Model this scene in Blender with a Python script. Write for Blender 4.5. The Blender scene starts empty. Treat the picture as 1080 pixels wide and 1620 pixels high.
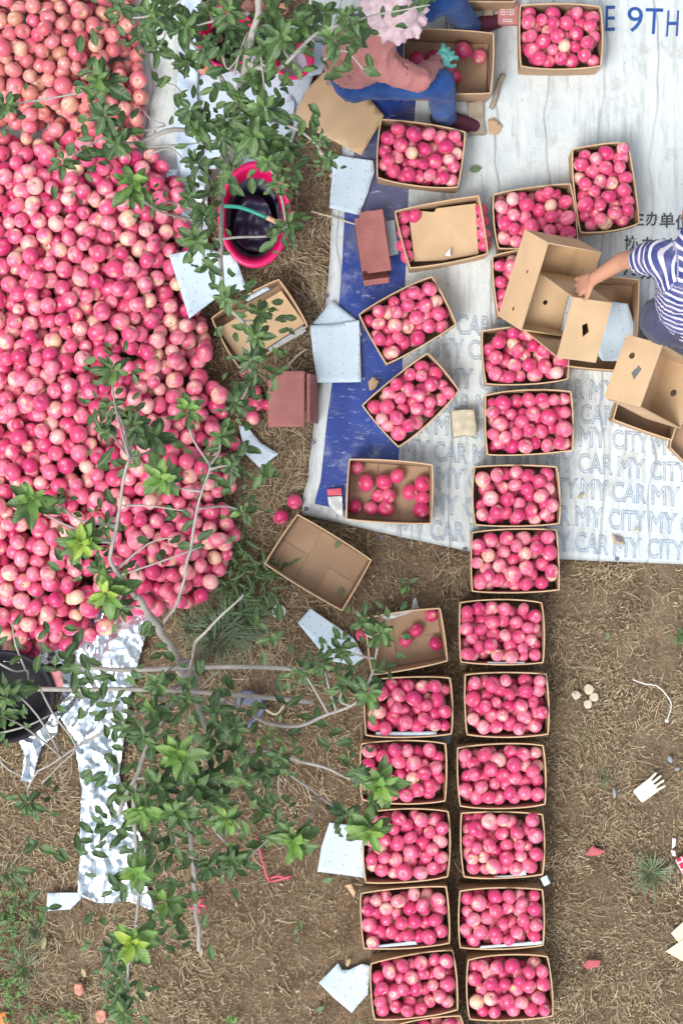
import bpy, bmesh, math, random
import numpy as np
from mathutils import Vector, Matrix, Euler, noise
from mathutils.geometry import tessellate_polygon
random.seed(7)
rng = np.random.default_rng(7)
sc = bpy.context.scene
C = sc.collection
H, S = 10.0, 320.0                      # drone height (m), photo pixels per metre on the ground

# ------------------------------------------------------------------ camera, sky, sun, exposure
cam_d = bpy.data.cameras.new('camera')
cam = bpy.data.objects.new('camera', cam_d)
C.objects.link(cam)
cam.location = (0, 0, H)
cam_d.sensor_fit = 'VERTICAL'
cam_d.angle = 2 * math.atan(1620 / S / 2 / H)
cam_d.clip_end = 500
sc.camera = cam
world = bpy.data.worlds.new('World')
sc.world = world
world.use_nodes = True
wn, wl = world.node_tree.nodes, world.node_tree.links
bg = wn['Background']
sky = wn.new('ShaderNodeTexSky')
sky.sky_type = 'NISHITA'
sky.sun_disc = False
sky.sun_elevation = math.radians(58)
sky.sun_rotation = math.radians(225)
sky.dust_density = 4.0
hs = wn.new('ShaderNodeHueSaturation')   # a thin overcast: the blue of the clear sky is mostly veiled
hs.inputs['Saturation'].default_value = 0.30
wl.new(sky.outputs[0], hs.inputs['Color'])
wl.new(hs.outputs[0], bg.inputs[0])
bg.inputs[1].default_value = 0.15
sun_d = bpy.data.lights.new('sun', 'SUN')
sun_d.energy = 1.35
sun_d.angle = math.radians(22)
sun_d.color = (1, 0.96, 0.9)
sun = bpy.data.objects.new('sun', sun_d)
C.objects.link(sun)
e_, a_ = math.radians(58), math.radians(50)
sun.rotation_euler = Vector((math.cos(a_) * math.cos(e_), math.sin(a_) * math.cos(e_), -math.sin(e_))).to_track_quat('-Z', 'Y').to_euler()
sun.location = (-4, -4, 8)
vs = sc.view_settings
vs.view_transform = 'Standard'
vs.look = 'None'
vs.gamma = 1
vs.use_curve_mapping = False
vs.exposure = 0.60

# ------------------------------------------------------------------ helpers
def W(px, py, z=0.0):
    k = (H - z) / H / S
    return Vector(((px - 540) * k, (810 - py) * k, z))

def PX(x, y, z):
    k = S * H / (H - z)
    return 540 + x * k, 810 - y * k

def tag(o, label=None, cat=None, group=None, kind=None):
    if label: o['label'] = label
    if cat: o['category'] = cat
    if group: o['group'] = group
    if kind: o['kind'] = kind
    return o

def empty(name, loc, label, cat, group=None):
    o = bpy.data.objects.new(name, None)
    C.objects.link(o)
    o.location = loc
    o.empty_display_size = 0.05
    return tag(o, label, cat, group)

def link(name, me, mat=None, parent=None, loc=None, smooth=False):
    o = bpy.data.objects.new(name, me)
    C.objects.link(o)
    if mat:
        for m in (mat if isinstance(mat, (list, tuple)) else [mat]):
            me.materials.append(m)
    if parent: o.parent = parent
    if loc is not None: o.location = loc
    if smooth:
        me.polygons.foreach_set('use_smooth', [True] * len(me.polygons))
    return o

def build(name, bm, mat, parent=None, origin=None, smooth=False):
    """bm is in world metres; origin (or the parent's place) becomes the local zero"""
    o0 = Vector(origin) if origin is not None else (parent_loc(parent) if parent else Vector((0, 0, 0)))
    bmesh.ops.translate(bm, verts=bm.verts, vec=-o0)
    me = bpy.data.meshes.new(name)
    bm.normal_update()
    bm.to_mesh(me)
    bm.free()
    loc = None
    if origin is not None:
        loc = o0 - (parent_loc(parent) if parent else Vector((0, 0, 0)))
    return link(name, me, mat, parent, loc, smooth)

def parent_loc(p):
    v = Vector((0, 0, 0))
    while p:
        v = v + p.location
        p = p.parent
    return v

def N3(p, s=1.0):
    return noise.noise(Vector(p) * s)

def box(bm, c, size, rot=None, bev=0.0):
    m = Matrix.Translation(Vector(c)) @ (rot.to_4x4() if rot else Matrix()) @ Matrix.Diagonal((*size, 1))
    r = bmesh.ops.create_cube(bm, size=1, matrix=m)
    if bev:
        es = list({e for v in r['verts'] for e in v.link_edges})
        bmesh.ops.bevel(bm, geom=es, offset=bev, segments=2, affect='EDGES', profile=0.6)

def tube(bm, pts, radii, n=8, cap=True):
    pts = [Vector(p) for p in pts]
    if not hasattr(radii, '__len__'): radii = [radii] * len(pts)
    rings = []
    up = Vector((0.13, 0.21, 1))
    for i, p in enumerate(pts):
        d = (pts[min(i + 1, len(pts) - 1)] - pts[max(i - 1, 0)])
        if d.length < 1e-9: d = Vector((0, 0, 1))
        d.normalize()
        u = d.cross(up)
        if u.length < 1e-3: u = d.cross(Vector((1, 0, 0)))
        u.normalize()
        v = d.cross(u)
        rings.append([bm.verts.new(p + (u * math.cos(a) + v * math.sin(a)) * radii[i]) for a in [2 * math.pi * k / n for k in range(n)]])
    for a, b in zip(rings, rings[1:]):
        for k in range(n):
            bm.faces.new((a[k], a[(k + 1) % n], b[(k + 1) % n], b[k]))
    if cap:
        bm.faces.new(rings[0][::-1])
        bm.faces.new(rings[-1])

def smooth_path(pts, sub=4):
    pts = [Vector(p) for p in pts]
    out = []
    for i in range(len(pts) - 1):
        p0, p1, p2, p3 = pts[max(i - 1, 0)], pts[i], pts[i + 1], pts[min(i + 2, len(pts) - 1)]
        for k in range(sub):
            t = k / sub
            out.append(0.5 * ((2 * p1) + (p2 - p0) * t + (2 * p0 - 5 * p1 + 4 * p2 - p3) * t * t + (3 * p1 - p0 - 3 * p2 + p3) * t ** 3))
    out.append(pts[-1])
    return out

def lathe(bm, prof, c=(0, 0, 0), n=32, sx=1.0, sy=1.0, rot=None, wob=None):
    c = Vector(c)
    rings = []
    for j, (r, z) in enumerate(prof):
        ring = []
        for k in range(n):
            a = 2 * math.pi * k / n
            w = wob(a, j) if wob else 0
            v = Vector((r * math.cos(a) * sx * (1 + w), r * math.sin(a) * sy * (1 + w), z))
            if rot: v = rot @ v
            ring.append(bm.verts.new(c + v))
        rings.append(ring)
    for a, b in zip(rings, rings[1:]):
        for k in range(n):
            bm.faces.new((a[k], a[(k + 1) % n], b[(k + 1) % n], b[k]))
    return rings

def inpoly(x, y, poly):
    x, y = np.asarray(x), np.asarray(y)
    ins = np.zeros(x.shape, bool)
    n = len(poly)
    for i in range(n):
        x1, y1 = poly[i]
        x2, y2 = poly[(i + 1) % n]
        if y1 == y2: continue
        c = ((y1 > y) != (y2 > y)) & (x < (x2 - x1) * (y - y1) / (y2 - y1) + x1)
        ins ^= c
    return ins

# ------------------------------------------------------------------ materials
class NT:
    def __init__(s, name):
        s.m = bpy.data.materials.new(name)
        s.m.use_nodes = True
        s.n, s.l = s.m.node_tree.nodes, s.m.node_tree.links
        s.b = s.n['Principled BSDF']
    def add(s, t, **kw):
        x = s.n.new(t)
        for k, v in kw.items(): setattr(x, k, v)
        return x
    def put(s, sock, v):
        if v is None: return
        if hasattr(v, 'is_linked') or hasattr(v, 'links'): s.l.new(v, sock)
        else: sock.default_value = v
    def coord(s, kind='Object'):
        return s.add('ShaderNodeTexCoord').outputs[kind]
    def attr(s, name, out='Fac'):
        return s.add('ShaderNodeAttribute', attribute_name=name).outputs[out]
    def noise(s, vec, scale, detail=4, rough=0.55, out='Fac'):
        x = s.add('ShaderNodeTexNoise')
        s.put(x.inputs['Vector'], vec)
        x.inputs['Scale'].default_value = scale
        x.inputs['Detail'].default_value = detail
        x.inputs['Roughness'].default_value = rough
        return x.outputs[out]
    def math(s, op, a, b=0.0, c=None):
        x = s.add('ShaderNodeMath', operation=op)
        s.put(x.inputs[0], a)
        s.put(x.inputs[1], b)
        if c is not None: s.put(x.inputs[2], c)
        return x.outputs[0]
    def mapr(s, v, a, b, c=0.0, d=1.0):
        x = s.add('ShaderNodeMapRange')
        x.interpolation_type = 'SMOOTHSTEP'
        s.put(x.inputs[0], v)
        for i, q in enumerate((a, b, c, d)): s.put(x.inputs[i + 1], q)
        return x.outputs[0]
    def mix(s, f, a, b, mode='MIX'):
        x = s.add('ShaderNodeMix', data_type='RGBA', blend_type=mode)
        s.put(x.inputs[0], f)
        for i, q in ((6, a), (7, b)):
            s.put(x.inputs[i], (*q, 1) if isinstance(q, tuple) and len(q) == 3 else q)
        return x.outputs[2]
    def scale(s, vec, v):
        x = s.add('ShaderNodeMapping')
        s.l.new(vec, x.inputs[0])
        x.inputs['Scale'].default_value = v
        return x.outputs[0]
    def xyz(s, vec):
        x = s.add('ShaderNodeSeparateXYZ')
        s.l.new(vec, x.inputs[0])
        return x.outputs
    def bump(s, h, strength=0.3, dist=0.01):
        x = s.add('ShaderNodeBump')
        x.inputs['Strength'].default_value = strength
        x.inputs['Distance'].default_value = dist
        s.l.new(h, x.inputs['Height'])
        s.l.new(x.outputs[0], s.b.inputs['Normal'])
    def fin(s, col, rough=0.6, **kw):
        s.put(s.b.inputs['Base Color'], (*col, 1) if isinstance(col, tuple) and len(col) == 3 else col)
        s.put(s.b.inputs['Roughness'], rough)
        for k, v in kw.items():
            s.put(s.b.inputs[k.replace('_', ' ')], v)
        return s.m

def plain(name, col, rough=0.5, var=0.12, scale=18, bump=0.0, **kw):
    t = NT(name)
    v = t.coord()
    n = t.noise(v, scale, 5)
    dark = tuple(c * (1 - var * 1.6) for c in col)
    lite = tuple(min(c * (1 + var * 1.2), 0.95) for c in col)
    c = t.mix(n, dark, lite)
    if bump: t.bump(t.noise(v, scale * 6, 4), bump, 0.004)
    return t.fin(c, rough, **kw)

def m_soil():
    t = NT('soil')
    v = t.coord()
    big = t.noise(v, 0.9, 4)
    mid = t.noise(v, 6, 6, 0.65)
    fine = t.noise(v, 70, 6, 0.7)
    c = t.mix(t.mapr(big, 0.35, 0.65), (0.172, 0.114, 0.068), (0.240, 0.175, 0.112))
    c = t.mix(t.mapr(mid, 0.3, 0.7), (0.100, 0.062, 0.034), c)
    c = t.mix(t.mapr(fine, 0.45, 0.72), c, (0.36, 0.265, 0.17))
    green = t.mapr(t.noise(v, 3.1, 4), 0.6, 0.75, 0, 0.35)
    c = t.mix(green, c, (0.12, 0.14, 0.05))
    t.bump(t.math('ADD', fine, t.math('MULTIPLY', mid, 2.0)), 0.9, 0.02)
    return t.fin(c, 0.95)

def m_straw():
    t = NT('dry straw')
    a = t.attr('tint')
    c = t.mix(t.mapr(a, 0, 0.5), (0.19, 0.14, 0.082), (0.41, 0.32, 0.195))
    c = t.mix(t.mapr(a, 0.5, 1.0), c, (0.63, 0.55, 0.40))
    return t.fin(c, 0.8)

def m_apple():
    t = NT('apple skin')
    lp = t.attr('lp', 'Vector')
    seed = t.attr('seed')
    pale = t.attr('pale')
    X = t.xyz(lp)
    rad = t.math('SQRT', t.math('ADD', t.math('MULTIPLY', X[0], X[0]), t.math('MULTIPLY', X[1], X[1])))
    off = t.add('ShaderNodeCombineXYZ')
    for i, k in enumerate((17.3, 41.7, 29.1)): t.put(off.inputs[i], t.math('MULTIPLY', seed, k))
    vv = t.add('ShaderNodeVectorMath', operation='ADD')
    t.l.new(lp, vv.inputs[0]); t.l.new(off.outputs[0], vv.inputs[1])
    n = t.noise(vv.outputs[0], 1.3, 3, 0.5)
    # streaks run from stem to calyx
    sv = t.scale(vv.outputs[0], (7, 7, 0.8))
    streak = t.noise(sv, 1.6, 4, 0.6)
    blush = t.math('ADD', t.math('ADD', t.math('MULTIPLY', X[0], 0.40), t.math('MULTIPLY', t.math('SUBTRACT', n, 0.5), 2.0)),
                   t.math('MULTIPLY', t.math('SUBTRACT', streak, 0.5), 0.75))
    blush = t.math('SUBTRACT', t.math('ADD', blush, 0.90), t.math('MULTIPLY', pale, 1.75))
    cap = t.mapr(rad, 0.08, 0.50, 0.85, 0.0)
    blush = t.math('SUBTRACT', blush, cap)
    f = t.mapr(blush, -0.85, 1.0)
    red = t.mix(t.math('FRACT', t.math('MULTIPLY', seed, 7.77)), (0.64, 0.036, 0.140), (0.69, 0.080, 0.195))
    red = t.mix(t.math('FRACT', t.math('MULTIPLY', seed, 3.31)), red, (0.55, 0.018, 0.140))
    pink = (0.77, 0.175, 0.285)
    cream = t.mix(t.math('FRACT', t.math('MULTIPLY', seed, 5.13)), (0.81, 0.41, 0.41), (0.80, 0.59, 0.37))
    c = t.mix(t.mapr(f, 0.0, 0.5), cream, pink)
    c = t.mix(t.mapr(f, 0.42, 1.0), c, red)
    dull = t.attr('dull')
    dc = t.mix(t.math('FRACT', t.math('MULTIPLY', seed, 9.7)), (0.56, 0.12, 0.13), (0.46, 0.28, 0.14))
    c = t.mix(t.math('MULTIPLY', dull, t.mapr(n, 0.3, 0.65, 0.45, 1.0)), c, dc)
    # lenticels and the russet of the stem hollow
    vor = t.add('ShaderNodeTexVoronoi')
    t.l.new(vv.outputs[0], vor.inputs['Vector']); vor.inputs['Scale'].default_value = 11
    c = t.mix(t.mapr(vor.outputs['Distance'], 0.05, 0.14, 0.14, 0.0), c, (0.85, 0.62, 0.50))
    c = t.mix(t.mapr(rad, 0.02, 0.17, 0.85, 0.0), c, (0.33, 0.25, 0.08))
    return t.fin(c, t.mapr(n, 0.3, 0.7, 0.27, 0.42), Specular_IOR_Level=0.6, Sheen_Weight=0.16, Sheen_Roughness=0.5,
                 Subsurface_Weight=0.0)

def m_leaf():
    t = NT('apple leaf')
    age = t.attr('age')
    lp = t.attr('lp', 'Vector')
    X = t.xyz(lp)
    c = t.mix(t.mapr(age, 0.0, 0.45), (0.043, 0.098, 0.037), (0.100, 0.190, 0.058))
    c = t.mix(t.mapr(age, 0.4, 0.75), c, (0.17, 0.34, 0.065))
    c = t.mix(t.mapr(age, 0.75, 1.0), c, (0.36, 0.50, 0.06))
    n = t.noise(t.coord(), 45, 4)
    c = t.mix(t.mapr(n, 0.3, 0.75, 0, 0.45), c, t.mix(0.5, c, (0.16, 0.22, 0.11)))
    mid = t.mapr(t.math('ABSOLUTE', X[1]), 0.006, 0.030, 0.50, 0.0)
    c = t.mix(mid, c, (0.24, 0.34, 0.13))
    # side veins
    vein = t.math('ABSOLUTE', t.math('SUBTRACT', t.math('FRACT', t.math('ADD', t.math('MULTIPLY', X[0], 7.0), t.math('MULTIPLY', t.math('ABSOLUTE', X[1]), -6.0))), 0.5))
    c = t.mix(t.mapr(vein, 0.0, 0.14, 0.10, 0.0), c, (0.19, 0.29, 0.12))
    back = t.add('ShaderNodeNewGeometry').outputs['Backfacing']
    c = t.mix(t.math('MULTIPLY', back, 0.6), c, (0.22, 0.30, 0.19))
    t.bump(t.math('ADD', t.mapr(vein, 0, 0.3), n), 0.35, 0.003)
    t.fin(c, 0.38, Specular_IOR_Level=0.5)
    out = t.n['Material Output']
    tr = t.add('ShaderNodeBsdfTranslucent')
    t.l.new(t.mix(1.0, c, (0.9, 1.0, 0.35), 'MULTIPLY'), tr.inputs[0])
    mx = t.add('ShaderNodeMixShader')
    mx.inputs[0].default_value = 0.18
    t.l.new(t.b.outputs[0], mx.inputs[1]); t.l.new(tr.outputs[0], mx.inputs[2])
    t.l.new(mx.outputs[0], out.inputs[0])
    return t.m

def m_bark():
    t = NT('grey bark')
    v = t.coord()
    n = t.noise(v, 30, 6, 0.7)
    c = t.mix(n, (0.20, 0.185, 0.17), (0.52, 0.50, 0.47))
    c = t.mix(t.mapr(t.noise(v, 9, 3), 0.55, 0.7, 0, 0.5), c, (0.24, 0.25, 0.18))
    t.bump(n, 0.7, 0.006)
    return t.fin(c, 0.9)

def m_card(name, base, var=0.10):
    t = NT(name)
    v = t.coord()
    rnd = t.add('ShaderNodeObjectInfo').outputs['Random']
    off = t.add('ShaderNodeVectorMath', operation='ADD')
    t.l.new(v, off.inputs[0]); 
    cb = t.add('ShaderNodeCombineXYZ'); t.put(cb.inputs[0], t.math('MULTIPLY', rnd, 20)); t.l.new(cb.outputs[0], off.inputs[1])
    v = off.outputs[0]
    n1 = t.noise(v, 5, 4)
    n2 = t.noise(v, 130, 3)
    c = t.mix(t.mapr(n1, 0.3, 0.7), tuple(x * (1 - var) for x in base), tuple(x * (1 + var) for x in base))
    c = t.mix(t.math('MULTIPLY', n2, 0.25), c, tuple(x * 0.75 for x in base))
    c = t.mix(t.mapr(t.noise(v, 11, 6, 0.7), 0.60, 0.72, 0, 0.30), c, tuple(x * 0.62 for x in base))
    flute = t.noise(t.scale(v, (60, 60, 1)), 3, 2)
    t.bump(t.math('ADD', t.math('MULTIPLY', flute, 0.5), n1), 0.22, 0.006)
    return t.fin(c, 0.82)

def m_tarp_white(name='white tarp', tint=(0.60, 0.655, 0.67)):
    t = NT(name)
    v = t.coord()
    c = t.mix(t.mapr(t.noise(v, 1.1, 3), 0.3, 0.7), tuple(x * 0.9 for x in tint), tint)
    # scuffs and dried mud, streaky along the folds
    streak = t.noise(t.scale(v, (9, 1.2, 1)), 2.2, 6, 0.68)
    c = t.mix(t.mapr(streak, 0.48, 0.66, 0, 0.72), c, (0.36, 0.40, 0.40))
    blot = t.noise(v, 5.5, 8, 0.72)
    c = t.mix(t.mapr(blot, 0.53, 0.68, 0, 0.62), c, (0.34, 0.36, 0.34))
    patch = t.noise(v, 1.7, 5, 0.7)
    c = t.mix(t.mapr(patch, 0.48, 0.62, 0, 0.55), c, (0.45, 0.53, 0.58))
    spot = t.noise(v, 38, 3, 0.5)
    c = t.mix(t.mapr(spot, 0.71, 0.76, 0, 0.75), c, (0.22, 0.20, 0.15))
    # hairline fold creases
    X = t.xyz(v)
    wob = t.math('MULTIPLY', t.noise(v, 1.6, 2), 0.22)
    fr = t.math('ABSOLUTE', t.math('SUBTRACT', t.math('FRACT', t.math('MULTIPLY', t.math('ADD', X[0], wob), 3.9)), 0.5))
    gate = t.mapr(t.noise(t.scale(v, (2.5, 1.0, 1)), 2.4, 3), 0.42, 0.6)
    c = t.mix(t.math('MULTIPLY', t.mapr(fr, 0.0, 0.030, 0.9, 0.0), gate), c, (0.36, 0.39, 0.40))
    wob2 = t.math('MULTIPLY', t.noise(v, 2.3, 4), 0.30)
    fr2 = t.math('ABSOLUTE', t.math('SUBTRACT', t.math('FRACT', t.math('MULTIPLY', t.math('ADD', X[1], wob2), 2.3)), 0.5))
    fr3 = t.math('ABSOLUTE', t.math('SUBTRACT', t.math('FRACT', t.math('MULTIPLY', t.math('ADD', X[0], wob2), 8.7)), 0.5))
    gate2 = t.mapr(t.noise(v, 3.7, 4), 0.48, 0.62)
    c = t.mix(t.math('MULTIPLY', t.mapr(fr2, 0.0, 0.016, 0.75, 0.0), gate2), c, (0.36, 0.39, 0.40))
    c = t.mix(t.math('MULTIPLY', t.mapr(fr3, 0.0, 0.035, 0.7, 0.0), gate2), c, (0.38, 0.41, 0.42))
    t.bump(t.math('ADD', t.math('MULTIPLY', streak, 0.8), t.math('ADD', t.noise(v, 14, 6, 0.65), t.mapr(fr, 0, .05))), 0.55, 0.014)
    return t.fin(c, 0.48)

def m_tarp_blue():
    t = NT('blue printed tarp')
    v = t.coord()
    c = t.mix(t.mapr(t.noise(v, 2.3, 4), 0.3, 0.7), (0.008, 0.030, 0.205), (0.014, 0.062, 0.345))
    wear = t.noise(v, 6.5, 9, 0.75)
    dirt = t.noise(v, 1.9, 4, 0.6)
    X = t.xyz(v)
    up = t.mapr(X[1], -0.5, 0.35, 0.0, 0.16)       # the upper half is trodden
    c = t.mix(t.mapr(t.math('ADD', dirt, up), 0.56, 0.70, 0, 0.75), c, (0.105, 0.105, 0.15))
    c = t.mix(t.mapr(wear, 0.53, 0.66, 0, 0.70), c, (0.20, 0.23, 0.40))
    fine = t.noise(t.scale(v, (1, 3, 1)), 16, 7, 0.75)
    c = t.mix(t.mapr(fine, 0.57, 0.70, 0, 0.8), c, (0.46, 0.50, 0.60))
    t.bump(t.noise(v, 9, 5), 0.35, 0.012)
    return t.fin(c, 0.38)

def m_foam():
    t = NT('white foam liner')
    v = t.coord()
    X = t.xyz(v)
    c = t.mix(t.noise(v, 7, 4), (0.43, 0.56, 0.67), (0.57, 0.67, 0.76))
    rid = t.math('SINE', t.math('MULTIPLY', X[0], 520))
    fx = t.math('SUBTRACT', t.math('FRACT', t.math('MULTIPLY', X[0], 14)), 0.5)
    fy = t.math('SUBTRACT', t.math('FRACT', t.math('MULTIPLY', X[1], 21)), 0.5)
    d = t.math('SQRT', t.math('ADD', t.math('MULTIPLY', fx, fx), t.math('MULTIPLY', t.math('MULTIPLY', fy, fy), 0.45)))
    c = t.mix(t.mapr(d, 0.030, 0.060, 0.85, 0), c, (0.16, 0.19, 0.24))
    c = t.mix(t.mapr(t.noise(v, 17, 6, 0.7), 0.62, 0.75, 0, 0.5), c, (0.40, 0.42, 0.44))
    t.bump(rid, 0.25, 0.002)
    return t.fin(c, 0.6)

def m_foil():
    t = NT('silver mulch foil')
    v = t.coord()
    c = t.mix(t.mapr(t.noise(v, 9, 5), 0.3, 0.7), (0.54, 0.67, 0.80), (0.80, 0.87, 0.93))
    c = t.mix(t.mapr(t.noise(v, 20, 7, 0.7), 0.54, 0.68, 0, 0.45), c, (0.30, 0.36, 0.42))
    t.bump(t.noise(v, 60, 4), 0.35, 0.004)
    return t.fin(c, t.mapr(t.noise(v, 30, 3), 0.3, 0.7, 0.18, 0.34), Metallic=0.85)

def m_cloth(name, a, b, scale=9, weave=420, rough=0.9):
    t = NT(name)
    v = t.coord()
    c = t.mix(t.mapr(t.noise(v, scale, 5), 0.3, 0.7), a, b)
    t.bump(t.math('ADD', t.noise(v, weave, 2), t.math('MULTIPLY', t.noise(v, 16, 4), 2.5)), 0.35, 0.01)
    return t.fin(c, rough, Sheen_Weight=0.12)

def m_stripe():
    t = NT('striped jersey')
    s_ = t.attr('sc')
    f = t.math('FRACT', t.math('MULTIPLY', s_, 27.0))
    e = t.mapr(t.math('ABSOLUTE', t.math('SUBTRACT', f, 0.5)), 0.30, 0.335)
    v = t.coord()
    c = t.mix(e, (0.030, 0.045, 0.19), (0.60, 0.58, 0.66))
    c = t.mix(t.mapr(t.noise(v, 14, 4), 0.35, 0.7, 0, 0.25), c, (0.35, 0.33, 0.42))
    t.bump(t.noise(v, 18, 4), 0.4, 0.012)
    return t.fin(c, 0.9)

def m_stool():
    t = NT('painted stool wood')
    v = t.coord()
    c = t.mix(t.mapr(t.noise(v, 8, 5), 0.3, 0.7), (0.27, 0.092, 0.085), (0.37, 0.135, 0.12))
    c = t.mix(t.mapr(t.noise(t.scale(v, (1, 5, 1)), 9, 7, 0.7), 0.60, 0.72, 0, 0.45), c, (0.55, 0.33, 0.30))
    t.bump(t.noise(v, 60, 4), 0.2, 0.003)
    return t.fin(c, 0.55)

def m_plaid():
    t = NT('red plaid')
    v = t.coord(); X = t.xyz(v)
    fa = t.mapr(t.math('ABSOLUTE', t.math('SUBTRACT', t.math('FRACT', t.math('MULTIPLY', X[0], 34)), 0.5)), 0.38, 0.42)
    fb = t.mapr(t.math('ABSOLUTE', t.math('SUBTRACT', t.math('FRACT', t.math('MULTIPLY', X[1], 26)), 0.5)), 0.38, 0.42)
    c = t.mix(t.math('MAXIMUM', fa, fb), (0.55, 0.02, 0.08), (0.75, 0.60, 0.62))
    return t.fin(c, 0.9)

M = dict(
    soil=m_soil(), straw=m_straw(), apple=m_apple(), leaf=m_leaf(), bark=m_bark(),
    card=m_card('kraft cardboard', (0.45, 0.305, 0.19)), card_in=m_card('darker kraft cardboard', (0.40, 0.265, 0.168)),  # card_in: darker brown for the inner faces and bottoms of most cartons
    card_lt=m_card('pale kraft cardboard', (0.57, 0.40, 0.24)), card_w=m_card('cream cardboard', (0.72, 0.63, 0.48)),
    white=m_tarp_white(), blue=m_tarp_blue(), white2=m_tarp_white('greyed white tarp', (0.60, 0.655, 0.635)),
    paleblue=plain('pale blue plastic', (0.46, 0.58, 0.70), 0.35, 0.18, 12, 0.3), foam=m_foam(), foil=m_foil(),
    ink=plain('blue print', (0.012, 0.07, 0.30), 0.5, 0.3, 40), ink_dk=plain('worn dark print', (0.055, 0.07, 0.085), 0.6, 0.6, 60),
    ink_ol=plain('outline print', (0.28, 0.37, 0.50), 0.6, 0.6, 30),
    red=plain('magenta plastic', (0.64, 0.008, 0.125), 0.34, 0.10, 12), navy=plain('navy plastic', (0.006, 0.008, 0.030), 0.5, 0.2, 10),
    black=plain('black rubber', (0.004, 0.004, 0.009), 0.75, 0.3, 8), teal=plain('green tape', (0.02, 0.28, 0.20), 0.4), cyan=plain('cyan cord', (0.03, 0.42, 0.60), 0.4),
    wood=plain('weathered wood', (0.33, 0.28, 0.225), 0.85, 0.35, 22, 0.6), tan=plain('tan wood', (0.55, 0.34, 0.22), 0.6, 0.15, 20),
    pole=plain('grey cane', (0.42, 0.40, 0.37), 0.7, 0.25, 25, 0.4), stool=m_stool(),
    sweater=m_cloth('dusty pink knit', (0.40, 0.158, 0.155), (0.50, 0.215, 0.205)), jeans=m_cloth('blue denim', (0.006, 0.042, 0.185), (0.014, 0.080, 0.285)),
    lace=m_cloth('pale pink lace', (0.60, 0.42, 0.48), (0.78, 0.64, 0.68), 30), glove=m_cloth('aqua glove knit', (0.10, 0.52, 0.47), (0.20, 0.66, 0.58), 30),
    glove_tip=plain('cream rubber', (0.70, 0.72, 0.66), 0.5), shoe=plain('burgundy canvas', (0.085, 0.012, 0.035), 0.7, 0.2), sole=plain('grey rubber sole', (0.45, 0.40, 0.40), 0.7),
    skin=plain('skin', (0.46, 0.235, 0.155), 0.5, 0.08, 14, 0.1), hair=plain('black hair', (0.012, 0.010, 0.009), 0.4), stripe=m_stripe(),
    shorts=m_cloth('slate shorts', (0.030, 0.034, 0.080), (0.055, 0.060, 0.115)), belt=plain('navy apron cloth', (0.012, 0.03, 0.085), 0.9),
    rag=m_cloth('black cloth', (0.012, 0.013, 0.02), (0.03, 0.03, 0.045)),
    white_pl=plain('white plastic', (0.74, 0.77, 0.80), 0.4, 0.08), pink=plain('pink plastic', (0.60, 0.09, 0.15), 0.5), pinksack=plain('faded red sack', (0.50, 0.20, 0.20), 0.7, 0.25, 30, 0.4),
    petal=plain('faded red tissue', (0.48, 0.115, 0.13), 0.8, 0.2, 40), slate=plain('slate plastic', (0.13, 0.15, 0.23), 0.45, 0.2), greystone=plain('grey stone', (0.28, 0.32, 0.35), 0.8, 0.2, 30),
    latex=plain('cream work glove', (0.76, 0.73, 0.62), 0.7, 0.10, 40, 0.3), foamblock=plain('soiled foam block', (0.55, 0.50, 0.37), 0.9, 0.35, 26, 0.7),
    plaid=m_plaid(), orange=plain('orange card', (0.75, 0.22, 0.05), 0.6), cord=plain('white cord', (0.66, 0.66, 0.62), 0.7), scrap=plain('pale card scrap', (0.55, 0.49, 0.37), 0.9, 0.2, 30),
    glass=plain('clear bag', (0.55, 0.58, 0.60), 0.25, 0.2, 30), rind=plain('cut apple flesh', (0.60, 0.28, 0.20), 0.6, 0.4, 40),
    dryleaf=plain('dry leaf', (0.42, 0.36, 0.20), 0.8, 0.3, 40), greenleaf=plain('fallen green leaf', (0.12, 0.20, 0.09), 0.6, 0.3, 40),
)

# ------------------------------------------------------------------ ground
def ground_h(x, y):
    v = Vector((x, y, 0))
    return -0.020 + 0.010 * noise.noise(v * 2.1) + 0.007 * noise.noise(v * 7) + 0.0055 * noise.noise(v * 17) + 0.004 * noise.noise(v * 33)

def make_ground():
    xs = np.concatenate([[-60, -30, -15, -8, -4, -2.6], np.arange(-2.0, 2.001, 0.0165), [2.6, 4, 8, 15, 30, 60]])
    ys = np.concatenate([[-60, -30, -15, -8, -4.5, -3.2], np.arange(-2.8, 2.801, 0.0165), [3.2, 4.5, 8, 15, 30, 60]])
    vs_ = [(x, y, ground_h(x, y)) for y in ys for x in xs]
    nx, ny = len(xs), len(ys)
    i = np.arange((ny - 1) * (nx - 1))
    r, c = i // (nx - 1), i % (nx - 1)
    a = r * nx + c
    f = np.stack([a, a + 1, a + nx + 1, a + nx], 1)
    me = bpy.data.meshes.new('ground')
    me.from_pydata(vs_, [], f.tolist())
    o = link('ground', me, M['soil'], smooth=True)
    tag(o, 'trodden brown orchard soil under the straw and the tarps', kind='structure')
make_ground()

# ------------------------------------------------------------------ the tarps
def tarp_z(x, y):
    v = Vector((x, y, 3.3))
    z = 0.020 + 0.004 * noise.noise(v * 1.7)
    w = 0.10 * noise.noise(v * 1.1)
    fr = abs(((x + w) * 3.9) % 1.0 - 0.5)
    z += 0.011 * math.exp(-(fr / 0.045) ** 2) * (0.5 + 0.5 * noise.noise(Vector((x * 2, y * 0.9, 1))))
    z += 0.0035 * noise.noise(Vector((x * 11, y * 4, 8)))
    return z

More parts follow.
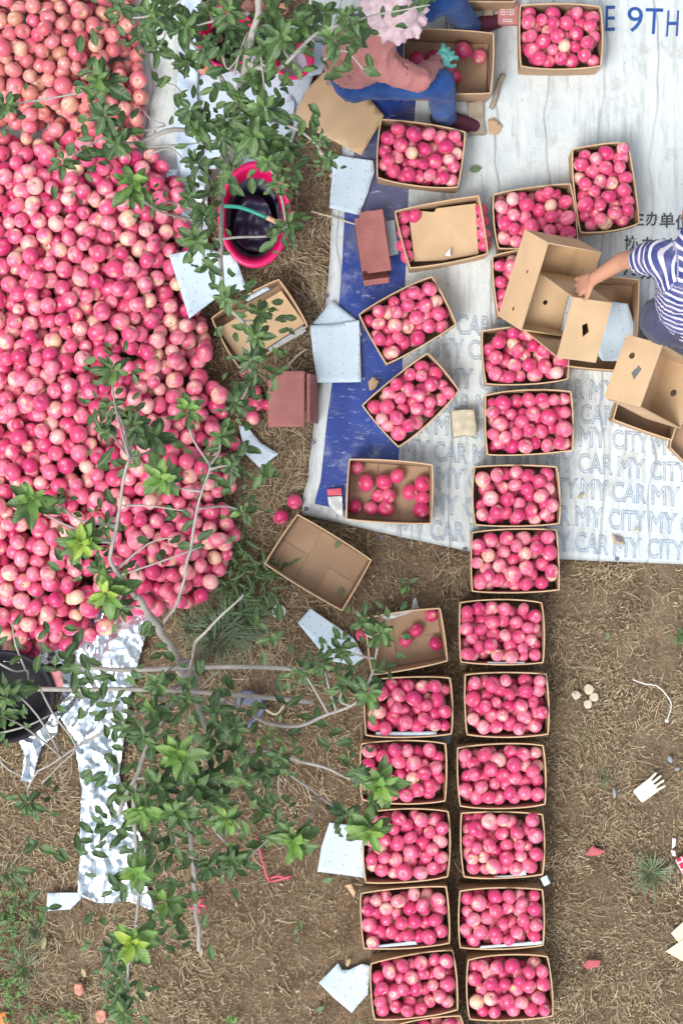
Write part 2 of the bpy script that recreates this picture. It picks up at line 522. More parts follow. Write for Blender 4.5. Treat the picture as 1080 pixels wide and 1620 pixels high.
LEFT = [(-160, 565), (0, 548), (245, 540), (340, 525), (440, 520), (620, 505), (680, 497), (780, 487), (815, 478)]
BLUE_R = [(-160, 672), (0, 668), (150, 658), (300, 646), (460, 640), (700, 632), (880, 613)]
BOT = [(478, 815), (540, 828), (640, 851), (740, 872), (860, 884), (1080, 893), (1400, 905)]
def lerp(tab, v):
    return float(np.interp(v, [a for a, b in tab], [b for a, b in tab]))

def make_banner():
    root = empty('banner_tarp', W(780, 400, 0), 'large white banner tarp with a blue printed edge band and outlined lettering', 'tarp')
    us = [0.0, 0.5, 1.0]
    rows = 130
    bm = bmesh.new()
    grid = []
    mats = []
    for j in range(rows + 4):
        v = min(j / rows, 1.0)
        extra = max(0, j - rows)
        row = []
        ylist = []
        # columns: hem 2, blue 10, white 70
        cols = []
        yb0 = lerp(BOT, 600)
        for k in range(83):
            # first guess of x at this row
            yref = -160 + v * (yb0 - 22 + 160)
            yref += extra * 22 / 3
            xl = lerp(LEFT, yref)
            if k <= 2: x = xl + 20 * k / 2
            elif k <= 12: x = xl + 20 + (lerp(BLUE_R, yref) - xl - 20) * (k - 2) / 10
            else: x = lerp(BLUE_R, yref) + (1400 - lerp(BLUE_R, yref)) * (k - 12) / 70
            yb = lerp(BOT, x)
            y = -160 + v * (yb - 22 + 160) + extra * 22 / 3
            # ragged edge
            jx = 2.0 * noise.noise(Vector((0, yref * 0.03, 5))) if k == 0 else 0
            p = W(x + jx, y, 0.02)
            p.z = tarp_z(p.x, p.y)
            if k == 0 or j == rows + 3: p.z = 0.006
            row.append(bm.verts.new(p))
        grid.append(row)
    for j in range(len(grid) - 1):
        for k in range(82):
            f = bm.faces.new((grid[j][k], grid[j + 1][k], grid[j + 1][k + 1], grid[j][k + 1]))
            f.material_index = 1 if (2 <= k < 12 and j < rows) else 0
            f.smooth = True
    o = build('tarp_sheet', bm, [M['white'], M['blue']], root)
    md = o.modifiers.new('thickness', 'SOLIDIFY')
    md.thickness = 0.002
    md.offset = -1
    # eyelets along the hem
    for (x, y) in [(516, 468), (495, 700), (484, 805), (604, 850), (735, 869), (975, 884), (838, 876), (500, 648)]:
        b = bmesh.new()
        c = W(x, y, 0.02)
        lathe(b, [(0.004, 0.003), (0.006, 0.006), (0.010, 0.005), (0.011, 0.0)], (c.x, c.y, tarp_z(c.x, c.y) + 0.001), 12)
        build('eyelet', b, M['slate'], root, smooth=True)
    return root
banner = make_banner()

def text_mesh(body, outline=0.0, weight=0.0):
    cu = bpy.data.curves.new('t', 'FONT')
    cu.body = body
    cu.size = 1
    cu.resolution_u = 3
    cu.offset = weight
    if outline:
        cu.fill_mode = 'NONE'
        cu.bevel_depth = outline
        cu.bevel_resolution = 0
    o = bpy.data.objects.new('t', cu)
    C.objects.link(o)
    dg = bpy.context.evaluated_depsgraph_get()
    me = bpy.data.meshes.new_from_object(o.evaluated_get(dg))
    bpy.data.objects.remove(o)
    return me

def place_text(bm, body, px, py, wpx, hpx, slope=0.0, outline=0.0, clip=None, lift=0.004, weight=0.0):
    """baseline-left of the text at (px, py); scaled to wpx by hpx photo pixels"""
    me = text_mesh(body, outline, weight)
    co = np.zeros(len(me.vertices) * 3)
    me.vertices.foreach_get('co', co)
    co = co.reshape(-1, 3)
    x0, x1 = co[:, 0].min(), co[:, 0].max()
    y0, y1 = co[:, 1].min(), co[:, 1].max()
    out = []
    for c in co:
        u = (c[0] - x0) / (x1 - x0) * wpx
        v = (c[1] - y0) / (y1 - y0) * hpx
        wx, wy = px + u, py - v + u * slope
        jv = Vector((wx * .011, wy * .011, 2))
        p = W(wx + v * 0.02 + 2.6 * noise.noise(jv), wy + 2.6 * noise.noise(jv + Vector((9, 0, 0))), 0.025)
        p.z = tarp_z(p.x, p.y) + lift + (min(max(c[2], -0.02), 0.02) * 0.02)
        out.append(bm.verts.new(p))
    for pl in me.polygons:
        vs_ = [out[i] for i in pl.vertices]
        if clip is not None and not clip(vs_): continue
        try: bm.faces.new(vs_)
        except ValueError: pass
    bpy.data.meshes.remove(me)
    bmesh.ops.delete(bm, geom=[v for v in bm.verts if not v.link_faces], context='VERTS')

def lettering():
    bm = bmesh.new()
    for ch, x, w, y in (('E', 957, 15, 50), ('9', 991, 24, 52), ('T', 1019, 27, 54), ('H', 1053, 19, 57)):
        place_text(bm, ch, x, y, w, 41, 0.0)
    build('lettering', bm, M['ink'], banner)
    bm = bmesh.new()
    for ch, x, y, w, h in (('主', 997, 357, 22, 24), ('办', 1021, 358, 23, 23), ('单', 1044, 361, 23, 24), ('位', 1068, 364, 23, 24),
                           ('协', 986, 397, 23, 24), ('办', 1014, 398, 23, 23), ('单', 1044, 400, 23, 24), ('位', 1068, 402, 23, 24),
                           ('承', 985, 438, 23, 25), ('办', 1013, 441, 23, 23), ('单', 1044, 440, 23, 24)):
        if ch in '主协承' and len(bm.verts):
            build('lettering', bm, M['ink_dk'], banner); bm = bmesh.new()
        place_text(bm, ch, x, y, w, h, 0.0, weight=0.022)
    build('lettering', bm, M['ink_dk'], banner)
    bm = bmesh.new()
    per = 228.0
    def clip(vs_):
        p = PX(vs_[0].co.x, vs_[0].co.y, vs_[0].co.z)
        return p[0] < 1110 and p[1] < lerp(BOT, p[0]) - 3 and p[0] > lerp(BLUE_R, p[1]) + 3
    # (x of one CAR, centre y there)
    for cx, cy in ((722, 513), (680 + 60, 553), (760, 597), (870, 611), (918, 655), (853, 686), (913, 733), (967, 778), (847, 811), (908, 858)):
        if cy == 597: continue
        base = cx - 50
        k0 = math.floor((base - 620) / per) + 1
        for k in range(-k0, 3):
            x = base + k * per
            for w_, dx, wd in (('MY', 0, 44), ('CAR', 50, 54), ('MY', 112, 44), ('CITY', 165, 58)):
                xx = x + dx
                if xx > 1100 or xx + wd < 610: continue
                y = cy + (xx - cx) * 0.085
                place_text(bm, w_, xx, y + 16, wd, 32, 0.085, 0.016, clip, 0.0035)
    o = build('outline_lettering', bm, M['ink_ol'], banner)
    o['kind'] = 'stuff'
lettering()

def gridify(bm, step, ang=0.0):
    co = [v.co.copy() for v in bm.verts]
    for ax in (0, 1):
        d = Vector((math.cos(ang + ax * math.pi / 2), math.sin(ang + ax * math.pi / 2), 0))
        pr = [c.dot(d) for c in co]
        t = min(pr) + step
        while t < max(pr) - 1e-6:
            bmesh.ops.bisect_plane(bm, geom=bm.verts[:] + bm.edges[:] + bm.faces[:], plane_co=d * t, plane_no=d)
            t += step

def sheet(name, poly, z, mat, label=None, cat=None, group=None, step=0.03, wob=0.004, thick=0.003, ang=0.0, parent=None, fn=None, smooth=True, wscale=6.0, lift=0.0):
    """a thin sheet of stuff cut to a pixel outline; ang = direction of its own x axis"""
    pts = [W(x, y, z) for x, y in poly]
    c = sum(pts, Vector()) / len(pts)
    bm = bmesh.new()
    f = bm.faces.new([bm.verts.new(p) for p in pts])
    bm.normal_update()
    if f.normal.z < 0: f.normal_flip()
    gridify(bm, step, ang)
    rmax = max((p - c).length for p in pts)
    sd = random.random() * 50
    for v in bm.verts:
        dz = wob * (0.7 + noise.noise(Vector((v.co.x * wscale, v.co.y * wscale, sd))))
        if lift: dz += lift * ((v.co - c).length / rmax) ** 2 * (0.5 + 0.5 * noise.noise(Vector((v.co.x * 2.5, v.co.y * 2.5, sd + 9))))
        if fn: dz += fn(v.co.x, v.co.y)
        v.co.z = z + max(dz, 0.0)
    R = Matrix.Rotation(-ang, 4, 'Z')
    bmesh.ops.translate(bm, verts=bm.verts, vec=-c)
    bmesh.ops.transform(bm, matrix=R, verts=bm.verts)
    me = bpy.data.meshes.new(name)
    bm.normal_update(); bm.to_mesh(me); bm.free()
    o = link(name, me, mat, parent, c, smooth)
    o.rotation_euler.z = ang
    if thick:
        md = o.modifiers.new('thickness', 'SOLIDIFY')
        md.thickness = thick
        md.offset = 1
    if label: tag(o, label, cat, group)
    return o

# white ground sheets under the upper trees and the top of the heap
sheet('ground_tarp', [(-120, -80), (292, -80), (290, 120), (284, 270), (262, 296), (120, 330), (-120, 330)], 0.006, M['white2'],
      'greyed white tarp lying beside the upper end of the apple heap', 'tarp', step=0.05, wob=0.008, wscale=3, thick=0.002)
sheet('ground_tarp', [(322, 60), (470, 40), (512, 70), (470, 200), (455, 250), (400, 262), (310, 270), (296, 285), (300, 120)], 0.006, M['foam'],
      'pale sheet spread on the ground under the dense upper tree', 'tarp', step=0.05, wob=0.008, wscale=4, thick=0.002)
sheet('plastic_strip', [(290, -60), (322, -60), (318, 70), (312, 150), (322, 230), (305, 300), (284, 292), (276, 190), (284, 90)], 0.022, M['paleblue'],
      'crumpled pale blue plastic strip along the edge of the white tarp', 'plastic sheet', step=0.018, wob=0.03, wscale=16, thick=0.0015)
sheet('grey_tarp', [(500, -60), (600, -60), (570, 20), (548, 62), (498, 66), (486, 20)], 0.012, M['white2'], 'grey sheet on the ground behind the seated person', 'tarp', step=0.04, wob=0.01, wscale=5)
sheet('plastic_sheet', [(474, 62), (520, 74), (522, 92), (508, 118), (490, 122), (470, 100)], 0.03, M['paleblue'], 'folded pale blue plastic sheet beside the torn flat cardboard', 'plastic sheet', step=0.02, wob=0.025, wscale=9)
sheet('white_panel', [(430, 190), (460, 150), (468, 165), (456, 225), (438, 240), (415, 225)], 0.02, M['foam'], 'white liner under the dense tree near its trunk', 'foam sheet', step=0.03, wob=0.01)

# silver foil
def crumple(x, y):
    v = Vector((x * 1.5, y * 0.8, 0))
    w = Vector((x, y, 4))
    f1 = noise.voronoi(v * 12 + Vector((2 * noise.noise(w * 5), noise.noise(w * 3), 0)))[0][0]
    f2 = noise.voronoi(w * 33 + Vector((noise.noise(w * 9), 0, 0)))[0][0]
    f0 = noise.noise(w * 4)
    return f1 * 0.034 + f2 * 0.017 + 0.014 * f0 + abs(noise.noise(w * 52)) * 0.004
sheet('mulch_foil', [(215, 860), (300, 850), (292, 900), (262, 950), (238, 985), (222, 1040), (205, 1110), (197, 1175), (190, 1225), (208, 1290), (232, 1335), (228, 1380), (246, 1440), (205, 1424), (160, 1428), (125, 1412),
                     (128, 1330), (130, 1240), (118, 1170), (95, 1130), (100, 1075), (98, 1020), (130, 960)], 0.004, M['foil'],
      'long crumpled silver foil strip running down from the apple heap past the trunk', 'foil', step=0.009, fn=crumple, thick=0.001)
sheet('mulch_foil', [(-60, 960), (130, 960), (118, 1050), (60, 1050), (-60, 1040)], 0.004, M['foil'], 'crumpled silver foil showing under the lower end of the heap above the black tub', 'foil', step=0.009, fn=crumple, thick=0.001)
sheet('mulch_foil', [(28, 1158), (98, 1120), (92, 1160), (68, 1180), (60, 1205), (52, 1238), (36, 1234), (40, 1195)], 0.004, M['foil'], 'torn tail of silver foil poking out below the black tub', 'foil', step=0.009, fn=crumple, thick=0.001)
sheet('mulch_foil', [(258, 270), (330, 262), (330, 420), (285, 420)], 0.003, M['foil'], 'silver foil showing at the heap edge beside the magenta tub', 'foil', step=0.02, fn=crumple, thick=0.001)
sheet('foil_scrap', [(268, 553), (282, 548), (288, 572), (272, 575)], 0.01, M['foil'], 'small foil scrap among the loose apples at the heap edge', 'foil', step=0.01, fn=crumple, thick=0.001)

# ------------------------------------------------------------------ cartons
TH = 0.006
def slab(bm, quad_bot, quad_top_n, th):
    pass

def carton(name, quad, label, group=None, rim=0.20, base=0.0, bulge=0.015, mats=('card', 'card_in'), flaps=False, shrink=0.975, cat='carton'):
    P = [W(x, y, base + rim) for x, y in quad]         # TL, TR, BR, BL of the rim
    c = sum(P, Vector()) / 4
    root = empty(name, (c.x, c.y, base), label, cat, group)
    B = [Vector((c.x + (p.x - c.x) * shrink, c.y + (p.y - c.y) * shrink, base)) for p in P]
    for i in range(4):
        j = (i + 1) % 4
        bm = bmesh.new()
        d = (P[j] - P[i])
        L = d.length
        nrm = Vector((-d.y, d.x, 0)).normalized()
        if nrm.dot((P[i] + P[j]) / 2 - c) < 0: nrm = -nrm
        a = bulge * random.uniform(0.55, 1.25) * (1.0 if i % 2 == 0 else 0.7)
        kink = random.uniform(-0.12, 0.12)
        t0 = 0 if i % 2 == 0 else TH / L
        t1 = 1 - t0
        NT_, NZ = 10, 4
        ro, ri = [], []
        for q in range(NZ + 1):
            h = q / NZ
            r1, r2 = [], []
            for s in range(NT_ + 1):
                t = t0 + (t1 - t0) * s / NT_
                lo, hi = B[i].lerp(B[j], t), P[i].lerp(P[j], t)
                p = lo.lerp(hi, h)
                tt = min(max(t + kink * t * (1 - t), 0), 1)
                p = p + nrm * a * (4 * tt * (1 - tt)) ** 0.8 * (0.35 + 0.65 * h)
                if q == NZ: p.z += 0.010 * noise.noise(Vector((t * 2.3, i * 7.1 + c.x * 9, c.y * 9)))
                r1.append(bm.verts.new(p))
                r2.append(bm.verts.new(p - nrm * TH))
            ro.append(r1); ri.append(r2)
        for q in range(NZ):
            for s in range(NT_):
                f = bm.faces.new((ro[q][s], ro[q][s + 1], ro[q + 1][s + 1], ro[q + 1][s])); f.material_index = 0
                f = bm.faces.new((ri[q][s + 1], ri[q][s], ri[q + 1][s], ri[q + 1][s + 1])); f.material_index = 1
        for s in range(NT_):
            f = bm.faces.new((ro[NZ][s], ro[NZ][s + 1], ri[NZ][s + 1], ri[NZ][s])); f.material_index = 2
            bm.faces.new((ro[0][s + 1], ro[0][s], ri[0][s], ri[0][s + 1]))
        for q in range(NZ):
            bm.faces.new((ro[q][0], ro[q + 1][0], ri[q + 1][0], ri[q][0]))
            bm.faces.new((ro[q + 1][NT_], ro[q][NT_], ri[q][NT_], ri[q + 1][NT_]))
        bmesh.ops.recalc_face_normals(bm, faces=bm.faces)
        build('side_panel' if i % 2 == 0 else 'end_panel', bm, [M[mats[0]], M[mats[1]], M['card_lt']], root)
    # bottom
    bm = bmesh.new()
    ins = [b.lerp(c, 0.035) for b in B]
    lo = [bm.verts.new((b.x, b.y, base + 0.004)) for b in ins]
    hi = [bm.verts.new((b.x, b.y, base + 0.011)) for b in ins]
    bm.faces.new(lo); bm.faces.new(hi[::-1])
    for i in range(4): bm.faces.new((lo[i], lo[(i + 1) % 4], hi[(i + 1) % 4], hi[i]))
    bmesh.ops.recalc_face_normals(bm, faces=bm.faces)
    build('bottom_panel', bm, M[mats[1]], root)
    if flaps:
        for s0, s1 in ((0.0, 0.345), (0.655, 1.0)):
            for v0, v1 in ((0.0, 0.497), (0.503, 1.0)) if flaps == 2 else ((0.0, 1.0),):
                bm = bmesh.new()
                def at(s, v, z):
                    a_ = ins[0].lerp(ins[1], s); b_ = ins[3].lerp(ins[2], s)
                    p = a_.lerp(b_, v); p.z = z
                    return bm.verts.new(p)
                r_ = [[at(s, v, base + z + zz) for s, v, zz in ((s0, v0, 0), (s1, v0, random.uniform(0, .004)), (s1, v1, random.uniform(0, .004)), (s0, v1, 0))] for z in (0.013, 0.018)]
                bm.faces.new(r_[0][::-1]); bm.faces.new(r_[1])
                for i in range(4): bm.faces.new((r_[0][i], r_[0][(i + 1) % 4], r_[1][(i + 1) % 4], r_[1][i]))
                bmesh.ops.recalc_face_normals(bm, faces=bm.faces)
                build('bottom_flap', bm, M[mats[1]], root)
    return root, P, B

def Q(cx, cy, w, h, deg=0, skew=0):
    a = math.radians(deg)
    r = []
    for sx, sy in ((-1, -1), (1, -1), (1, 1), (-1, 1)):
        x, y = sx * w / 2 + sy * skew, sy * h / 2
        r.append((cx + x * math.cos(a) - y * math.sin(a), cy + x * math.sin(a) + y * math.cos(a)))
    return r

RIGHT = 'full cartons in the right-hand row on the soil'
LEFTG = 'full cartons in the left-hand row on the soil'
TG = 'full cartons standing on the white banner tarp'
# (quad, label, group, base z)
FULL = [
    ([(750, 738), (880, 738), (884, 829), (751, 831)], 'full apple carton in the right column, lowest wholly on the tarp', TG, 0.02),
    ([(746, 842), (880, 838), (884, 934), (746, 936)], 'full apple carton standing across the lower edge of the tarp', TG, 0.012),
    ([(727, 953), (857, 953), (859, 1049), (728, 1048)], 'full apple carton in the right-hand row, first below the tarp edge', RIGHT, 0),
    ([(735, 1067), (864, 1066), (867, 1162), (738, 1163)], 'full apple carton in the right-hand row, second below the tarp edge', RIGHT, 0),
    ([(723, 1183), (859, 1179), (862, 1273), (727, 1276)], 'full apple carton in the right-hand row, third below the tarp edge', RIGHT, 0),
    ([(729, 1286), (858, 1288), (858, 1384), (733, 1388)], 'full apple carton in the right-hand row with a bluish corner tag', RIGHT, 0),
    ([(727, 1409), (858, 1407), (859, 1496), (727, 1500)], 'full apple carton in the right-hand row, second from the bottom end', RIGHT, 0),
    ([(740, 1518), (866, 1513), (874, 1608), (742, 1613)], 'full apple carton at the bottom end of the right-hand row', RIGHT, 0),
    ([(577, 1076), (712, 1072), (714, 1162), (578, 1164)], 'full apple carton in the left-hand row right below the four-apple tray', LEFTG, 0),
    ([(571, 1176), (705, 1176), (704, 1268), (572, 1266)], 'full apple carton in the left-hand row, second below the four-apple tray', LEFTG, 0),
    ([(576, 1286), (709, 1283), (708, 1388), (578, 1397)], 'full apple carton in the left-hand row beside the upright foam liner', LEFTG, 0),
    ([(570, 1413), (706, 1402), (711, 1493), (575, 1501)], 'full apple carton in the left-hand row with a bluish liner strip', LEFTG, 0),
    ([(586, 1524), (716, 1503), (724, 1598), (592, 1614)], 'full apple carton in the left-hand row beside the notched foam liner', LEFTG, 0),
    ([(627, 1621), (728, 1606), (745, 1700), (630, 1712)], 'full apple carton cut by the picture edge below the left-hand row', LEFTG, 0),
    ([(567, 497), (683, 437), (722, 513), (611, 577)], 'full apple carton set askew on the blue band, upper of two', TG, 0.02),
    ([(572, 641), (676, 558), (726, 618), (630, 708)], 'full apple carton set askew on the blue band, lower of two', TG, 0.02),
    ([(602, 188), (736, 208), (724, 297), (596, 281)], "full apple carton by the seated person's foot", TG, 0.02),
    ([(780, 307), (902, 290), (914, 383), (788, 394)], 'full apple carton above the tilted empty cartons', TG, 0.02),
    ([(904, 236), (993, 225), (1011, 353), (917, 368)], 'full apple carton standing lengthwise near the dark Chinese lettering', TG, 0.02),
    ([(822, 8), (949, 10), (950, 105), (823, 105)], 'full apple carton left of the blue 9TH lettering', TG, 0.02),
    ([(778, 405), (905, 390), (915, 490), (788, 500)], 'full apple carton half hidden under the tilted empty carton', TG, 0.02),
    ([(762, 523), (896, 512), (898, 600), (768, 608)], 'full apple carton below the tilted empty cartons', TG, 0.02),
    ([(767, 625), (903, 619), (905, 713), (770, 720)], 'full apple carton right of the soiled foam block', TG, 0.02),
]
full_boxes = [(carton('apple_carton', q, l, g, base=b), l, g) for q, l, g, b in FULL]
tray4 = carton('open_carton', [(577, 978), (696, 962), (708, 1046), (588, 1068)], 'nearly empty carton holding four apples under the leaf sprays', 'part empty cartons', base=0, bulge=0.008, flaps=2)
tray14 = carton('open_carton', [(552, 726), (684, 735), (682, 829), (547, 822)], 'part filled carton of loose apples on the blue band corner', 'part empty cartons', base=0.02, bulge=0.008, flaps=2)
trayE = carton('open_carton', [(470, 813), (588, 886), (541, 967), (418, 892)], 'empty shallow carton tipped askew on the straw by the tarp corner', 'part empty cartons', base=0.0, rim=0.16, bulge=0.006, flaps=2)
trayL = carton('open_carton', [(334, 503), (441, 441), (487, 515), (379, 583)], 'open carton with a loose cardboard pad beside the heap', 'part empty cartons', base=0.0, rim=0.17, bulge=0.014, mats=('card', 'card'))
trayF = carton('open_carton', [(624, 334), (757, 309), (772, 402), (648, 425)], 'open carton with a cardboard divider over its apples', 'part empty cartons', base=0.02, rim=0.22, bulge=0.008, mats=('card_lt', 'card'))
trayW = carton('open_carton', [(640, 47), (780, 52), (776, 148), (640, 145)], 'large carton being filled by the seated person', 'part empty cartons', base=0.02, rim=0.22, bulge=0.010, flaps=1)
trayT = carton('open_carton', [(668, -92), (812, -88), (814, 4), (670, -2)], 'carton at the top edge above the pink sack', 'part empty cartons', base=0.02, bulge=0.010)
trayC = carton('open_carton', [(905, 436), (1011, 442), (1004, 588), (886, 578)], "empty upright carton behind the one in the striped person's hand", 'empty cartons by the striped person', base=0.02, bulge=0.006, rim=0.20, mats=('card', 'card'))
trayG = carton('open_carton', [(1003, 552), (1096, 580), (1062, 697), (968, 664)], 'empty carton lying under the tilted one by the right edge', 'empty cartons by the striped person', base=0.02, bulge=0.006, rim=0.19, mats=('card', 'card_in'))
trayH = carton('open_carton', [(1070, 668), (1170, 690), (1150, 790), (1058, 708)], 'brown carton cut off at the right edge below the others', 'empty cartons by the striped person', base=0.02, bulge=0.006, rim=0.10)

def wall_poly(outer, holes, th, frame):
    """flat panel with cut-outs; frame = (origin, ex, ey, en)"""
    o_, ex, ey, en = frame
    bm = bmesh.new()
    loops = [outer] + holes
    flat = [p for lp_ in loops for p in lp_]
    tris = tessellate_polygon([[Vector((x, y, 0)) for x, y in lp_] for lp_ in loops])
    top = [bm.verts.new(o_ + ex * x + ey * y + en * th) for x, y in flat]
    bot = [bm.verts.new(o_ + ex * x + ey * y) for x, y in flat]
    for t in tris:
        try:
            bm.faces.new([top[i] for i in t]); bm.faces.new([bot[i] for i in reversed(t)])
        except ValueError: pass
    k = 0
    for lp_ in loops:
        n = len(lp_)
        for i in range(n):
            a, b = k + i, k + (i + 1) % n
            bm.faces.new((top[a], top[b], bot[b], bot[a]))
        k += n
    bmesh.ops.recalc_face_normals(bm, faces=bm.faces)
    return bm

def circ(x, y, r, n=14): return [(x + r * math.cos(2 * math.pi * k / n), y + r * math.sin(2 * math.pi * k / n)) for k in range(n)]
def rhomb(x, y, a, b): return [(x - a, y), (x - a * .15, y - b), (x + a, y - b * .15), (x + a * 0.6, y + b * 0.7)]

def tilted(name, rot, off, dims, label, group, holes, mat='card_lt'):
    L, Wd, D = dims
    root = empty(name, off, label, 'carton', group)
    root.rotation_euler = Euler(rot, 'XYZ')
    X, Y, Z = Vector((1, 0, 0)), Vector((0, 1, 0)), Vector((0, 0, 1))
    fr = {'y0': (Vector((-L / 2, -Wd / 2, 0)), X, Z, Y, L, 'side_panel'), 'y1': (Vector((-L / 2, Wd / 2 - TH, 0)), X, Z, Y, L, 'side_panel'),
          'x0': (Vector((-L / 2, -Wd / 2 + TH, 0)), Y, Z, X, Wd - 2 * TH, 'end_panel'), 'x1': (Vector((L / 2 - TH, -Wd / 2 + TH, 0)), Y, Z, X, Wd - 2 * TH, 'end_panel')}
    for k, (o_, ex, ey, en, w_, nm) in fr.items():
        bm = wall_poly([(0, 0), (w_, 0), (w_, D), (0, D)], holes.get(k, []), TH, (o_, ex, ey, en))
        me = bpy.data.meshes.new(nm); bm.to_mesh(me); bm.free()
        link(nm, me, M[mat], root)
    # bottom of four flaps
    for (x0, x1, y0, y1, z0) in ((-L / 2 + TH, -L / 2 + L * 0.34, -Wd / 2 + TH, Wd / 2 - TH, 0.007), (L / 2 - L * 0.34, L / 2 - TH, -Wd / 2 + TH, Wd / 2 - TH, 0.007),
                                 (-L / 2 + TH, L / 2 - TH, -Wd / 2 + TH, -0.002, 0.0), (-L / 2 + TH, L / 2 - TH, 0.002, Wd / 2 - TH, 0.0)):
        bm = bmesh.new()
        box(bm, ((x0 + x1) / 2, (y0 + y1) / 2, z0 + 0.0025), (x1 - x0, y1 - y0, 0.005))
        me = bpy.data.meshes.new('bottom_flap'); bm.to_mesh(me); bm.free()
        link('bottom_flap', me, M[mat], root)
    return root
GE = 'empty cartons by the striped person'
tA = tilted('tilted_carton', (-0.5603, 0.3138, -1.8541), (0.934, 1.1177, 0.3647), (.43, .31, .21), 'empty carton tilted on its side over the full ones, round holes in its long wall', GE,
            {'y0': [circ(0.17, 0.12, 0.0095), circ(0.36, 0.10, 0.0105)], 'x0': [], 'y1': [circ(0.12, 0.12, 0.011)], 'x1': []})
tB = tilted('tilted_carton', (-2.3955, -2.071, 2.2256), (1.139, 0.9024, 0.5359), (.43, .29, .2), "empty carton held by the striped person's hand, kite shaped hole in its end", GE,
            {'x1': [rhomb(0.14, 0.10, 0.035, 0.026)], 'x0': [circ(.14, .12, .012)]})
tD = tilted('tilted_carton', (3.1547, 2.2143, -3.4788), (1.4001, 0.6416, 0.3732), (.43, .31, .2), 'empty carton stood on end at the right edge, two holes in its end', GE,
            {'x0': [circ(0.215, 0.065, 0.016), rhomb(0.145, 0.12, 0.036, 0.028)], 'y0': [rhomb(0.20, 0.12, 0.036, 0.030)], 'x1': [circ(0.15, 0.1, 0.018)], 'y1': [circ(0.3, .1, .016)]})

def inner_sheet(root_obj, name, corners, label, group=None, mat='foam', curve=0.02):
    """a liner resting inside a tilted carton, given in the carton's own axes"""
    mw = Matrix.LocRotScale(root_obj.location, root_obj.rotation_euler, None)
    bm = bmesh.new()
    n = 10
    g = []
    a, b, c, d = [Vector(x) for x in corners]
    nn = (b - a).cross(d - a).normalized()
    for j in range(n + 1):
        row = []
        for i in range(n + 1):
            u, v = i / n, j / n
            p = a.lerp(b, u).lerp(d.lerp(c, u), v) + nn * (curve * math.sin(math.pi * u) * (0.3 + v))
            if j == n: p += (a - d).normalized() * 0.01 * noise.noise(Vector((u * 6, 3.3, label.__len__())))
            row.append(bm.verts.new(mw @ p))
        g.append(row)
    for j in range(n):
        for i in range(n): bm.faces.new((g[j][i], g[j][i + 1], g[j + 1][i + 1], g[j + 1][i]))
    o = build(name, bm, M[mat], None, origin=mw @ ((a + c) / 2), smooth=True)
    md = o.modifiers.new('thickness', 'SOLIDIFY'); md.thickness = 0.002
    return tag(o, label, 'foam sheet', group)
inner_sheet(tB, 'foam_liner', [(-.19, .13, .02), (-.18, -.13, .02), (.10, -.13, .035), (.09, .12, .03)], 'foam liner inside the carton held by the striped person', None)
sheet('foam_liner', [(962, 478), (990, 482), (1004, 520), (1003, 560), (985, 573), (950, 572), (942, 560), (955, 510)], 0.10, M['foam'], 'foam liner curling up inside the upright carton behind the held one', 'foam sheet', step=0.03, wob=0.01, ang=0.2, lift=0.08)
inner_sheet(tD, 'foam_liner', [(.0, -.13, .02), (.0, .08, .02), (-.17, .06, .05), (-.19, -.09, .04)], 'torn foam liner inside the carton stood on end at the right edge', None)

# pads, dividers and liners
sheet('cardboard_pad', [(346, 520), (445, 460), (482, 512), (384, 576)], 0.10, M['card_lt'], 'loose cardboard pad lying in the open carton beside the heap', 'cardboard', step=0.04, wob=0.004, thick=0.004, smooth=False)
sheet('foam_liner', [(424, 552), (480, 515), (484, 524), (428, 557)], 0.125, M['foam'], 'strip of white liner down the lower side of the open carton beside the heap', 'foam sheet', wob=0.003)
sheet('foam_liner', [(386, 472), (422, 452), (427, 458), (392, 477)], 0.12, M['foam'], 'strip of white liner at the upper corner of the open carton beside the heap', 'foam sheet', wob=0.003)
sheet('cardboard_divider', [(647, 344), (664, 334), (686, 336), (690, 330), (752, 322), (756, 402), (700, 412), (655, 414)], 0.165, M['card_lt'], 'cardboard divider laid over the apples in the open carton near the red board', 'cardboard', step=0.04, wob=0.003, thick=0.004, smooth=False)
sheet('paper_scrap', [(703, 404), (712, 392), (712, 406)], 0.20, M['white_pl'], 'white paper scrap on the cardboard divider', 'paper', wob=0.004, step=0.02)
sheet('flat_cardboard', [(530, 97), (560, 128), (608, 184), (571, 247), (515, 218), (462, 190), (487, 140)], 0.045, M['card_lt'], 'flattened cardboard piece behind the seated person', 'cardboard', step=0.04, wob=0.02, wscale=3, thick=0.005)
for poly, lab in (([(1052, 1505), (1105, 1468), (1140, 1520), (1085, 1524)], 'lower cream cardboard sheet at the right edge near the plaid cloth'), ([(1060, 1476), (1110, 1430), (1130, 1460), (1075, 1494)], 'upper cream cardboard sheet at the right edge near the plaid cloth')):
    sheet('cardboard_sheet', poly, 0.016 if 'lower' in lab else 0.008, M['card_w'], lab, 'cardboard', 'cream cardboard sheets', step=0.06, wob=0.002, thick=0.004, smooth=False)
